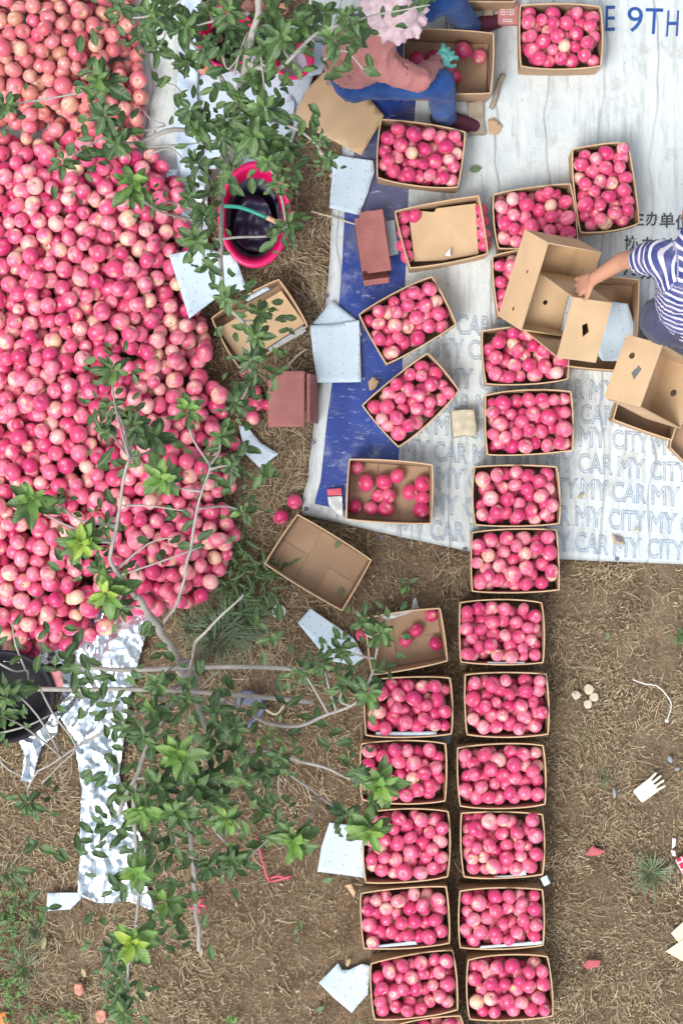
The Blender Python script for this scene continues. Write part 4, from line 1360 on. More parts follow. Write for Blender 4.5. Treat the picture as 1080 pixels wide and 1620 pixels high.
c1 = CL("""178,585,36,m 175,642,30,d 166,682,30,d 212,672,38,d 245,692,42,d 200,722,30,s,5 298,650,33,y 350,690,33,m 330,722,24,d 366,742,28,d 385,700,18,s,4
257,757,42,y 180,762,28,s,4 50,793,45,y 92,800,25,d 130,857,44,Y 168,832,26,d 162,905,34,d 172,938,46,Y 190,962,32,d 235,862,36,s,5 430,757,20,g,7 385,812,30,m
340,770,30,s,4 300,800,40,s,5 95,890,30,s,3 290,850,30,s,3
120,1030,44,s,7 150,1065,60,s,9 90,1085,50,s,6 160,1115,50,s,8 228,1010,40,s,6 212,1085,45,s,7 12,1100,40,m 4,1132,34,m 18,985,28,s,5 60,1020,30,s,4
252,1082,33,m 242,1124,38,m 228,1165,36,d 285,1195,48,y 330,1190,33,d 340,1124,38,d 370,1152,38,d 388,1182,28,s,5 312,1242,48,m 252,1242,42,m 280,1285,48,m 342,1262,42,d
382,1232,36,m 358,1295,33,y 420,1224,33,d 442,1198,24,m 226,1283,40,p 198,1203,40,s,8 188,1262,40,s,9 168,1322,36,s,7 150,1335,28,s,5 240,1333,34,d 215,1380,38,p 262,1425,36,p
172,1392,34,s,6 212,1490,48,Y 178,1503,30,d 243,1482,32,d 190,1546,32,d 184,1572,28,d 196,1602,36,m 330,1372,33,d 370,1362,38,d 395,1352,28,s,5 332,1412,36,s,4 288,1432,28,s,4 302,1500,44,s,4
467,1330,44,y 450,1308,26,d 585,1312,48,y 548,1290,32,d 602,1240,46,y 568,1222,28,d 510,1052,28,d 540,1030,28,d 600,1002,40,m 575,984,24,d 582,1096,40,m 545,1082,33,d 482,1062,28,d
510,1148,36,s,7 500,1168,28,s,4 440,1100,30,s,4 590,1062,24,s,4 430,986,30,s,5 410,1012,28,s,3 45,1270,33,d 36,1362,36,s,4 62,1412,34,s,4 82,1358,24,s,3 150,1472,24,s,3 300,1130,50,s,8 330,1070,40,s,4 160,1150,45,s,8 175,1230,40,s,8 165,1290,40,s,6 140,1050,40,s,5 200,1350,40,s,6 270,1190,40,s,7 320,1150,40,s,7 350,1220,40,s,8 250,1290,40,s,8 300,1370,50,s,8
420,1255,45,s,6 300,1330,50,s,7 400,1300,40,s,5 200,1130,40,s,5 260,1150,30,s,5""")
br1 = [
    ([(298, 1066, .75), (262, 1010, 1.0), (232, 962, 1.2), (214, 945, 1.3)], .021, .012),
    ([(214, 945, 1.3), (178, 892, 1.45), (176, 868, 1.5), (188, 800, 1.55), (205, 725, 1.6)], .011, .006),
    ([(303, 1075, .8), (304, 1030, 1.2), (325, 1000, 1.35), (352, 970, 1.4), (385, 940, 1.4)], .008, .004),
    ([(256, 990, 1.05), (285, 940, 1.2), (300, 870, 1.35), (318, 790, 1.45), (332, 735, 1.45)], .009, .004),
    ([(300, 1080, .8), (262, 1130, 1.0), (238, 1170, 1.2), (212, 1230, 1.3), (190, 1290, 1.35)], .018, .008),
    ([(305, 1085, .8), (318, 1130, 1.0), (330, 1160, 1.1), (332, 1215, 1.2)], .018, .009),
    ([(332, 1140, 1.0), (385, 1190, 1.1), (420, 1188, 1.1), (460, 1225, 1.1), (530, 1276, 1.1)], .011, .005),
    ([(332, 1215, 1.2), (340, 1310, 1.2), (375, 1345, 1.15), (410, 1376, 1.15)], .009, .004),
    ([(300, 1230, 1.2), (301, 1310, 1.0), (308, 1400, .9), (315, 1504, .8)], .013, .010),
    ([(212, 1230, 1.3), (214, 1320, 1.3), (220, 1400, 1.3), (212, 1480, 1.35), (195, 1590, 1.3)], .011, .005),
    ([(290, 1080, .8), (215, 1130, 1.1), (130, 1178, 1.15), (60, 1220, 1.15)], .010, .004),
    ([(345, 1100, .9), (440, 1150, 1.2), (520, 1130, 1.25), (575, 1100, 1.3), (600, 1010, 1.35)], .009, .005),
    ([(420, 1188, 1.1), (500, 1210, 1.2), (560, 1235, 1.3), (596, 1245, 1.35)], .008, .004),
]
tw1 = [[(0, 1160, 1.2), (45, 1148, 1.2), (82, 1130, 1.2)], [(0, 1050, 1.25), (24, 1062, 1.25), (40, 1060, 1.25)], [(42, 1062, 1.25), (25, 1020, 1.3), (20, 985, 1.3)], [(44, 1060, 1.25), (46, 1085, 1.25), (42, 1105, 1.25)],
       [(62, 1085, 1.2), (85, 1130, 1.2), (120, 1180, 1.2), (95, 1210, 1.2), (66, 1240, 1.2)], [(0, 1204, 1.0), (15, 1218, 1.0), (36, 1228, 1.0)], [(180, 905, 1.4), (235, 860, 1.4), (275, 850, 1.4)], [(190, 910, 1.4), (250, 890, 1.4), (320, 865, 1.4)],
       [(195, 800, 1.5), (235, 800, 1.5), (290, 808, 1.5)], [(310, 1095, .9), (335, 1070, .9), (345, 1062, .9)], [(440, 1195, 1.1), (470, 1205, 1.1), (520, 1216, 1.1)], [(300, 1090, .9), (296, 1140, 1.1), (300, 1190, 1.2)],
       [(100, 1110, 1.2), (128, 1096, 1.2), (135, 1090, 1.2)], [(440, 1188, 1.1), (441, 1235, 1.1), (440, 1265, 1.1)]]
tree('spreading apple tree with grey trunk between the heap and the left carton row',
     (W(300, 1062, 0), [W(300, 1066, 0.0), W(299, 1066, .3), W(301, 1068, .6), W(303, 1074, .85)], (.058, .038)), br1, c1, tw1)

c2 = CL("""385,235,34,m 442,290,22,m 458,320,20,s,4 352,285,24,s,4 505,222,20,m 375,160,36,m 345,120,24,s,4 190,12,36,d 240,24,42,m 252,78,33,d 290,42,42,m 330,20,38,m 362,44,34,d 300,98,38,d 430,22,42,m 480,46,42,m 528,62,36,m 548,28,28,m 420,78,42,m  400,122,38,m 
 420,172,42,m  302,172,32,d 316,202,40,m 350,216,33,d 400,216,48,m 442,230,38,m 480,188,36,s,6  520,252,22,m 310,256,33,d   300,312,28,d 322,342,33,d
312,382,34,m 330,420,28,d    456,356,30,m  356,472,34,m 410,496,30,m 405,532,38,m 396,570,34,d 396,602,28,d 372,640,28,d 382,615,24,s,4
160,130,50,m 166,182,38,d 186,226,42,d 140,240,34,s,6 100,256,33,m 210,292,40,y 240,322,24,d 10,165,30,m  445,60,40,m 510,20,30,m 270,10,40,m 220,55,24,d 360,190,30,d
560,22,30,s,5 602,20,34,s,5 640,30,28,s,4 682,12,20,s,4 560,92,30,s,6 530,110,30,s,4 560,50,30,s,4 270,150,18,s,2 455,260,30,s,5 360,20,36,m 390,60,32,d 325,70,30,d 395,185,40,m 425,255,32,m 365,295,24,s,4 440,370,24,s,4""", 1.5, .22)
br2 = [
    ([(362, 240, 1.0), (368, 200, 1.2), (376, 160, 1.3), (392, 90, 1.45), (405, 30, 1.6), (410, -30, 1.7)], .026, .012),
    ([(368, 210, 1.2), (310, 205, 1.3), (262, 208, 1.35), (212, 226, 1.35), (170, 215, 1.4), (160, 140, 1.5)], .014, .006),
    ([(376, 165, 1.3), (340, 110, 1.45), (290, 50, 1.55), (240, 25, 1.6)], .012, .005),
    ([(390, 100, 1.45), (440, 110, 1.5), (490, 60, 1.55), (540, 40, 1.6)], .013, .005),
    ([(376, 165, 1.3), (430, 190, 1.4), (480, 210, 1.45), (520, 250, 1.4)], .010, .004),
    ([(362, 245, 1.0), (330, 290, 1.2), (318, 350, 1.25), (322, 420, 1.3)], .013, .006),
    ([(362, 250, 1.0), (352, 300, 1.1), (350, 370, 1.2), (352, 470, 1.3), (390, 520, 1.35), (398, 600, 1.3), (372, 645, 1.3)], .013, .005),
    ([(340, 378, 1.2), (390, 376, 1.25), (440, 372, 1.25)], .007, .004),
    ([(368, 200, 1.2), (420, 240, 1.35), (440, 300, 1.4), (455, 355, 1.4)], .010, .004),
    ([(540, 40, 1.6), (600, 22, 1.6), (680, 8, 1.6)], .006, .003), ([(512, 95, 1.5), (545, 80, 1.5), (575, 110, 1.5)], .006, .003),
    ([(395, 20, 1.6), (360, 25, 1.6), (310, 40, 1.6)], .010, .004),
]
tw2 = [[(212, 210, 1.4), (262, 198, 1.4), (240, 190, 1.4), (225, 172, 1.4)], [(225, 232, 1.35), (300, 228, 1.3), (350, 220, 1.3)], [(246, 206, 1.35), (243, 216, 1.35), (244, 222, 1.35)], [(300, 180, 1.4), (282, 140, 1.4), (266, 132, 1.4)],
       [(235, 245, 1.3), (270, 235, 1.3), (300, 262, 1.3)], [(352, 88, 1.5), (362, 110, 1.5), (390, 70, 1.5)], [(370, 120, 1.5), (380, 80, 1.5), (392, 50, 1.5)], [(410, 60, 1.5), (415, 110, 1.5), (420, 150, 1.5)]]
tree('dense apple tree over the magenta tubs and the top of the heap',
     (W(358, 262, 0), [W(358, 262, 0), W(359, 258, .4), W(361, 250, .75), W(363, 242, 1.02)], (.05, .028)), br2, c2, tw2)

for lab, pts in (('upper grey cane lashed level across the lower tree trunk', [(100, 1053, .95), (200, 1060, .95), (300, 1056, .95), (400, 1055, .95), (486, 1060, .95)]),
                 ('lower grey cane lashed level across the lower tree trunk', [(8, 1089, .92), (120, 1091, .92), (240, 1091, .92), (380, 1100, .92), (496, 1111, .92)])):
    bm = bmesh.new()
    P = smooth_path([W(*p) for p in pts], 5)
    tube(bm, P, [.0105 * (1 + .12 * noise.noise(p * 14)) for p in P], 8)
    o = build('cane', bm, M['pole'], None, origin=P[0], smooth=True)
    tag(o, lab, 'pole', 'grey canes lashed to the tree')

# ------------------------------------------------------------------ people
def blob(name, segs, mat, voxel=0.012, parent=None, smooth_it=4, wr=0.0, wrs=14, sc_axis=None, extra=None):
    """one continuous skin grown round tapered limbs; segs: (p0, r0, p1, r1[, flatten])"""
    bm = bmesh.new()
    def ball(p, r, s=None):
        m = Matrix.Translation(p)
        if s is not None: m = m @ s
        bmesh.ops.create_uvsphere(bm, u_segments=14, v_segments=9, radius=r, matrix=m)
    for sg in segs:
        p0, r0, p1, r1 = Vector(sg[0]), sg[1], Vector(sg[2]), sg[3]
        ball(p0, r0); ball(p1, r1)
        d = p1 - p0
        n = max(2, int(d.length / (min(r0, r1) * 0.35)))
        if d.length > 1e-4:
            q = Vector((0, 0, 1)).rotation_difference(d.normalized()).to_matrix().to_4x4()
            bmesh.ops.create_cone(bm, cap_ends=True, segments=16, radius1=r0, radius2=r1, depth=d.length, matrix=Matrix.Translation((p0 + p1) / 2) @ q)
    if extra: extra(bm)
    me = bpy.data.meshes.new('t')
    bm.to_mesh(me); bm.free()
    o = bpy.data.objects.new('t', me)
    C.objects.link(o)
    md = o.modifiers.new('r', 'REMESH'); md.mode = 'VOXEL'; md.voxel_size = voxel
    md = o.modifiers.new('s', 'SMOOTH'); md.iterations = smooth_it; md.factor = .5
    dg = bpy.context.evaluated_depsgraph_get()
    m2 = bpy.data.meshes.new_from_object(o.evaluated_get(dg))
    bpy.data.objects.remove(o)
    o0 = parent_loc(parent) if parent else Vector(segs[0][0])
    at = m2.attributes.new('sc', 'FLOAT', 'POINT') if sc_axis else None
    for v in m2.vertices:
        p = v.co.copy()
        if wr:
            w_ = 0.7 * noise.noise(p * wrs) + 0.9 * (0.6 - 2.2 * abs(noise.noise(p * wrs * 1.25 + Vector((4, 4, 4)))))
            v.co = p + v.normal * wr * w_
        if at:
            best, val = 9, 0
            for (a, b, s0) in sc_axis:
                a, b = Vector(a), Vector(b)
                t = min(max((p - a).dot(b - a) / (b - a).length_squared, 0), 1)
                dd = (p - a.lerp(b, t)).length
                if dd < best: best, val = dd, s0 + (p - a).dot((b - a).normalized())
            at.data[v.index].value = val + 0.012 * noise.noise(p * 9)
        v.co -= o0
    m2.materials.clear()
    ob = link(name, m2, mat, parent, None if parent else o0, True)
    return ob

def hand_segs(wrist, fwd, palm_n, size=1.0, curl=0.35, right=True):
    """palm, four unequal bent fingers and a thumb"""
    f = Vector(fwd).normalized(); n = Vector(palm_n).normalized()
    s_ = f.cross(n).normalized() * (1 if right else -1)
    w0 = Vector(wrist)
    r = []
    k = size
    for q in (-.026, -.009, .009, .026):
        r.append((w0 + f * .012 * k + s_ * q * .75 * k, .0135 * k, w0 + f * .085 * k + s_ * q * 1.12 * k, .0115 * k))
    for q, L in ((-.031, .060), (-.0105, .075), (.0105, .081), (.031, .070)):
        a = w0 + f * .085 * k + s_ * q * 1.05 * k
        sp = s_ * q * 0.9 * k
        b = a + (f * math.cos(curl * .6) - n * math.sin(curl * .6)) * L * .5 * k + sp * .35
        c = b + (f * math.cos(curl * 1.6) - n * math.sin(curl * 1.6)) * L * .32 * k + sp * .2
        d = c + (f * math.cos(curl * 2.4) - n * math.sin(curl * 2.4)) * L * .25 * k
        r += [(a, .0098 * k, b, .0088 * k), (b, .0088 * k, c, .0080 * k), (c, .008 * k, d, .0072 * k)]
    a = w0 + f * .025 * k + s_ * .026 * k
    b = a + (f * .6 + s_ * .75 - n * .25).normalized() * .045 * k
    c = b + (f * .9 + s_ * .25 - n * .35).normalized() * .032 * k
    r += [(a, .0125 * k, b, .0105 * k), (b, .0105 * k, c, .0085 * k)]
    return r

# --- seated person
def seated():
    hipL, hipR = W(565, 62, .30), W(562, 122, .30)
    root = empty('person', W(575, 100, 0), 'person in dusty pink jumper and blue jeans sitting and sorting apples into a carton', 'person')
    pelvis = W(560, 95, .32); waist = W(564, 93, .46); chest = W(580, 78, .66); neck = W(604, 44, .84); head = W(622, 18, .93)
    shR, shL = W(590, 100, .72), W(612, 6, .74)
    elR, wrR = W(660, 126, .63), W(692, 99, .42)
    elL, wrL = W(668, -30, .52), W(694, -60, .45)
    knR, anR = W(694, 132, .47), W(703, 186, .08)
    knL, anL = W(704, -8, .47), W(742, 42, .08)
    body = [(pelvis, .13, waist, .115), (waist, .115, chest, .125), (hipL, .10, hipR, .10), (chest, .12, neck, .055), (shL, .052, shR, .052), (chest, .10, shR, .055), (chest, .10, shL, .055),
            (shR, .050, elR, .038), (elR, .038, wrR, .027), (shL, .050, elL, .038), (elL, .038, wrL, .027),
            (hipR, .085, knR, .055), (knR, .053, anR, .036), (hipL, .085, knL, .055), (knL, .053, anL, .036), (neck, .048, head, .06), (head, .088, head + Vector((.03, .02, -.03)), .078),
            (head + Vector((.085, .055, -.03)), .014, head + Vector((.10, .065, -.045)), .012)]      # nose
    fR = (W(716, 76, .36) - wrR)
    body += hand_segs(wrR, fR, (0.1, 0, 1), 0.72, .75, True) + hand_segs(wrL, (1, -.3, -.2), (0, 0, 1), .95, .4, False)
    blob('body', body, M['skin'], .010, root, 3)
    g = .020
    sw = [(pelvis + Vector((0, 0, .03)), .148, waist, .14), (waist, .14, chest, .142), (chest, .14, neck, .078), (shL, .068, shR, .068), (chest, .12, shR, .076), (chest, .12, shL, .076),
          (shR, .074, elR, .060), (elR, .060, wrR, .038), (shL, .072, elL, .058), (elL, .058, wrL, .038)]
    blob('jumper', sw, M['sweater'], .010, root, 2, .013, 11)
    je = [(hipL, .122, hipR, .122), (hipR, .108, knR, .074), (knR, .073, anR + Vector((0, 0, .02)), .055), (hipL, .108, knL, .074), (knL, .073, anL + Vector((0, 0, .02)), .055), (pelvis, .14, waist - Vector((0, 0, .04)), .13)]
    blob('jeans', je, M['jeans'], .010, root, 2, .010, 13)
    for an, d in ((anR, Vector((1, -.22, 0)).normalized()), (anL, Vector((1, .25, 0)).normalized())):
        heel = Vector((an.x, an.y, .045)) - d * .035
        toe = heel + d * .185
        toe.z = .032
        sh = blob('shoe', [(heel, .040, heel + d * .09, .046), (heel + d * .09, .046, toe, .034), (heel, .038, Vector((an.x, an.y, .10)), .046)], M['shoe'], .009, root, 3)
        so = [(heel - Vector((0, 0, .028)), .042, heel + d * .09 - Vector((0, 0, .028)), .047), (heel + d * .09 - Vector((0, 0, .028)), .047, toe - Vector((0, 0, .018)), .036)]
        def flat(bm):
            for v in bm.verts: v.co.z = min(max(v.co.z, .004), .026)
        blob('sole', [(a, b, c, d_) for a, b, c, d_ in so], M['sole'], .008, sh, 2, extra=flat)
    gl = hand_segs(wrR + (wrR - elR).normalized() * -.01, fR, (0.1, 0, 1), 1.0, .80, True)
    gl.append((wrR - (fR.normalized() * .015), .034, wrR + fR.normalized() * .03, .033))
    glo = blob('glove', gl, M['glove'], .0055, root, 2)
    glo2 = blob('glove', hand_segs(wrL, (1, -.3, -.2), (0, 0, 1), 1.1, .4, False), M['glove'], .007, root, 2)
    # lace bonnet with a frilled brim
    bm = bmesh.new()
    tilt = Vector((0, 0, 1)).rotation_difference(Vector((.30, .12, 1)).normalized()).to_matrix()
    prof = [(.002, .125), (.035, .120), (.065, .104), (.088, .078), (.098, .045), (.103, .022), (.118, .010), (.134, .004), (.150, -.006), (.156, -.012)]
    def frill(a, j): return 0 if j < 6 else (j - 5) * .016 * math.sin(a * 13 + 1.5 * math.sin(a * 3)) + (j - 5) * .009 * math.sin(a * 29)
    rings = lathe(bm, prof, head + Vector((0.005, 0.012, .0)), 96, rot=tilt, wob=frill)
    for j, r in enumerate(rings):
        for k, v in enumerate(r):
            if j >= 6: v.co.z += .006 * (j - 5) * math.sin(k / 96 * 6.283 * 17) * .7
            v.co += Vector((0, 0, .008 * noise.noise(v.co * 22)))
    bmesh.ops.contextual_create(bm, geom=rings[0])
    o = build('bonnet', bm, M['lace'], root, smooth=True)
    o.modifiers.new('t', 'SOLIDIFY').thickness = .003
    # low seat under the person
    st = empty('low_seat', W(558, 95, 0), 'low wooden seat under the person in the pink jumper', 'stool')
    bm = bmesh.new(); box(bm, W(558, 95, .165), (.26, .24, .03), bev=.005); build('seat', bm, M['wood'], st)
    for sx in (-.10, .10):
        bm = bmesh.new(); c = W(558, 95, .082); box(bm, (c.x + sx, c.y, .083), (.025, .22, .134), bev=.003); build('leg', bm, M['wood'], st)
seated()

# --- bending person in the striped jersey
def bending():
    root = empty('person', W(1085, 545, 0), 'person in navy and white striped jersey reaching into a stack of empty cartons', 'person')
    hipL, hipR = W(1052, 505, .88), W(1118, 510, .88)
    pelvis = W(1085, 502, .90); waist = W(1086, 478, 1.02); chest = W(1090, 432, 1.18); neck = W(1102, 378, 1.28); head = W(1112, 340, 1.27)
    shL, shR = W(1040, 408, 1.22), W(1146, 400, 1.22)
    elL, wrL = W(985, 412, 1.02), W(940, 440, .90)
    elR, wrR = W(1168, 440, 1.0), W(1150, 500, .85)
    knL, anL = W(1046, 520, .48), W(1046, 540, .09)
    knR, anR = W(1112, 522, .48), W(1116, 545, .09)
    fw = W(925, 448, .84) - wrL
    segs = [(pelvis, .125, waist, .115), (waist, .115, chest, .13), (chest, .125, neck, .058), (shL, .055, shR, .055), (chest, .10, shL, .06), (chest, .10, shR, .06), (hipL, .095, hipR, .095),
            (shL, .052, elL, .041), (elL, .041, wrL, .030), (shR, .052, elR, .041), (elR, .041, wrR, .029), (hipL, .088, knL, .058), (knL, .056, anL, .04), (hipR, .088, knR, .058), (knR, .056, anR, .04),
            (neck, .055, head, .065), (head, .095, head + Vector((0, .045, -.045)), .08), (head + Vector((0, .13, -.06)), .016, head + Vector((0, .145, -.08)), .013),
            (anL, .04, anL + Vector((0, .12, -.05)), .035), (anR, .04, anR + Vector((0, .12, -.05)), .035)]
    segs += hand_segs(wrL, fw, (-.1, .25, 1), 1.12, .55, False) + hand_segs(wrR, (0, -1, -.2), (0, 0, 1), 1.05, .4, True)
    blob('body', segs, M['skin'], .0095, root, 3)
    sl = shL.lerp(elL, .42); sr = shR.lerp(elR, .42)
    sh = [(pelvis + Vector((0, .02, .02)), .138, waist, .142), (waist, .142, chest, .155), (chest, .15, neck, .078), (shL, .075, shR, .075), (chest, .13, shL, .078), (chest, .13, shR, .078), (shL, .076, sl, .066), (shR, .076, sr, .066)]
    blob('striped_jersey', sh, M['stripe'], .011, root, 3, .012, 11, sc_axis=[(pelvis, chest, 0), (chest, neck, .30), (shL, sl, .4), (shR, sr, .4)])
    so = [(hipL, .118, hipR, .118), (hipL, .108, knL + Vector((0, 0, .05)), .085), (hipR, .108, knR + Vector((0, 0, .05)), .085), (pelvis, .13, pelvis + Vector((0, .02, .05)), .13)]
    blob('shorts', so, M['shorts'], .012, root, 3, .010, 12)
    hm = [(head + Vector((0, -.012, .018)), .094, head + Vector((0, .01, .02)), .090)]
    blob('hair', hm, M['hair'], .010, root, 2, .006, 30)
    for an in (anL, anR):
        blob('shoe', [(Vector((an.x, an.y - .03, .05)), .045, Vector((an.x, an.y + .09, .045)), .050), (Vector((an.x, an.y + .09, .045)), .05, Vector((an.x, an.y + .17, .036)), .038)], M['navy'], .01, root, 3)
bending()

# ------------------------------------------------------------------ stools, tubs and other things
def stool_upright():
    root = empty('wooden_stool', W(458, 631, 0), 'low dusty red stool standing on the straw beside the square foam liner', 'stool', 'red wooden stools')
    c = W(453, 631, .20)
    bm = bmesh.new(); box(bm, c, (.178, .272, .022), bev=.008); build('seat', bm, M['stool'], root)
    c = W(456, 631, .1)
    for sx in (-1, 1):
        bm = bmesh.new()
        box(bm, (c.x + sx * .062 + (.055 if sx > 0 else 0), c.y, .100), (.020, .236, .178), Matrix.Rotation(-sx * .22, 3, 'Y'), bev=.004)
        build('leg', bm, M['stool'], root)
    bm = bmesh.new(); box(bm, (c.x + .018, c.y, .09), (.17, .03, .03), bev=.003); build('stretcher', bm, M['stool'], root)
stool_upright()

def stool_tipped():
    root = empty('wooden_stool', W(592, 392, .02), 'scratched red stool turned on the blue band beside the divided carton', 'stool', 'red wooden stools')
    a = math.radians(8)
    R = Matrix.Rotation(a, 3, 'Z')
    c = W(593, 382, .14)
    bm = bmesh.new(); box(bm, c, (.118, .30, .022), R, bev=.003); build('seat', bm, M['stool'], root)
    c2 = W(571, 388, .10)
    bm = bmesh.new(); box(bm, (c2.x, c2.y, .085), (.030, .26, .10), R, bev=.003); build('leg', bm, M['stool'], root)
    c3 = W(594, 436, .07)
    bm = bmesh.new(); box(bm, (c3.x, c3.y - .012, .07), (.125, .030, .10), R @ Matrix.Rotation(.5, 3, 'X'), bev=.003); build('leg', bm, M['stool'], root)
    c4 = W(594, 350, .07)
    bm = bmesh.new(); box(bm, (c4.x, c4.y, .07), (.09, .022, .10), R, bev=.003); build('leg', bm, M['stool'], root)
stool_tipped()
sheet('foam_liner', [(608, 350), (624, 348), (630, 402), (614, 406)], .03, M['foam'], 'narrow foam strip between the scratched stool and the divided carton', 'foam sheet', 'foam liners lying about', wob=.004)

def tub(name, px, py, rx, ry, h, mat, inner, label, lean=(0, 0), liner=None, handle=None, lip=.016, ground=0.0, group=None):
    k = (H - h) / H / S
    c = W(px, py, 0)
    root = empty(name, (c.x, c.y, ground), label, 'tub', group)
    rx, ry = rx * k, ry * k
    sxy = ry / rx
    q = Vector((0, 0, 1)).rotation_difference(Vector((lean[0], lean[1], 1)).normalized()).to_matrix()
    bm = bmesh.new()
    prof = [(.0, .0), (rx * .70, .0), (rx * .74, .006), (rx * .86, h * .55), (rx * .97, h * .94), (rx * .985, h), (rx, h + .006), (rx * 1.02, h), (rx * 1.0, h - .012), (rx * .995 - .004, h - .004)]
    outer = [(.001, .0), (rx * .72, .0), (rx * .86, h * .5), (rx * .97, h * .93), (rx + lip, h * .985), (rx + lip, h + .006), (rx + .002, h + .010), (rx * .955, h - .006), (rx * .84, h * .5), (rx * .70, .010), (.001, .010)]
    lathe(bm, outer, (c.x, c.y, ground), 56, 1, sxy, q, wob=lambda a, j: .012 * math.sin(a * 2 + 1))
    bmesh.ops.remove_doubles(bm, verts=bm.verts, dist=.0005)
    bmesh.ops.recalc_face_normals(bm, faces=bm.faces)
    build('bucket_body', bm, mat, root, smooth=True)
    if liner:
        bm = bmesh.new()
        lathe(bm, [(.001, .016), (rx * .66, .016), (rx * .80, h * .5), (rx * .90, h * liner[1]), (rx * .885, h * liner[1] + .004), (rx * .79, h * .5), (rx * .65, .022), (.001, .022)], (c.x, c.y, ground), 40, 1, sxy, q, wob=lambda a, j: .03 * math.sin(a * 3 + j))
        bmesh.ops.remove_doubles(bm, verts=bm.verts, dist=.0005)
        build('liner', bm, liner[0], root, smooth=True)
    return root, c, q
b1, c_, q_ = tub('magenta_tub', 401, 349, 52, 77, .30, M['red'], None, 'tall magenta tub with dark lining and taped handle under the dense tree', (0.06, -.05), (M['navy'], .42))
def tub_handle():
    P = smooth_path([W(350, 326, .34), (W(380, 328, .44)), W(412, 340, .47), W(438, 352, .44), W(449, 364, .36)], 6)
    bm = bmesh.new(); tube(bm, P[:15], .0095, 10); h1 = build('handle', bm, M['teal'], b1, smooth=True)
    bm = bmesh.new(); tube(bm, P[14:], .012, 10); build('handle_grip', bm, M['tan'], b1, smooth=True)
    bm = bmesh.new(); P2 = smooth_path([W(449, 360, .34), W(457, 340, .30), W(452, 365, .24), W(444, 385, .26), W(450, 370, .33)], 5); tube(bm, P2, .005, 8); build('cord', bm, M['cyan'], b1, smooth=True)
tub_handle()
sheet('picking_bag', [(402 + 33 * math.cos(t) * (1 + .12 * math.sin(3 * t)), 356 + 46 * math.sin(t)) for t in np.linspace(0, 6.0, 16)], .10, M['navy'], 'dark crumpled bag stuffed in the tall magenta tub', 'bag', step=.012, wob=.055, wscale=17, thick=.003)
b2, _, _ = tub('magenta_tub', 366, 82, 40, 46, .26, M['red'], None, 'magenta tub with dark lining hidden in the thickest foliage', (-.05, .05), (M['rag'], .5))
b3, _, _ = tub('magenta_tub', 462, 104, 28, 30, .18, M['red'], None, 'small magenta tub glimpsed through leaves beside the blue plastic sheet', (.05, 0))
for n_, (x, y, r) in enumerate(((335, 105, .034), (322, 108, .032), (345, 60, .03), (330, 70, .034), (348, 96, .03), (392, 12, .036), (410, 8, .034), (430, 15, .036), (372, 18, .034), (352, 18, .03), (448, 14, .03))):
    bm = bmesh.new()
    bmesh.ops.create_uvsphere(bm, u_segments=14, v_segments=9, radius=r, matrix=Matrix.Translation(W(x, y, r)))
    for v in bm.verts: v.co += Vector((1, .5, 0)) * .006 * noise.noise(v.co * 30)
    tag(build('windfall_apple', bm, M['rind'], None, origin=W(x, y, r), smooth=True), 'dull salmon windfall apple on the ground under the dense upper tree', 'apple', 'salmon windfalls under the dense tree')
bt, cb_, qb_ = tub('black_tub', 16, 1095, 80, 70, .26, M['black'], None, 'large black rubber tub cut by the left edge below the heap', (0, 0), None, lip=.018)
sheet('red_cloth', [(80, 1062), (98, 1058), (101, 1085), (92, 1094), (82, 1080)], .24, M['pinksack'], 'faded red flap on the rim of the black tub', 'cloth', step=.02, wob=.01)

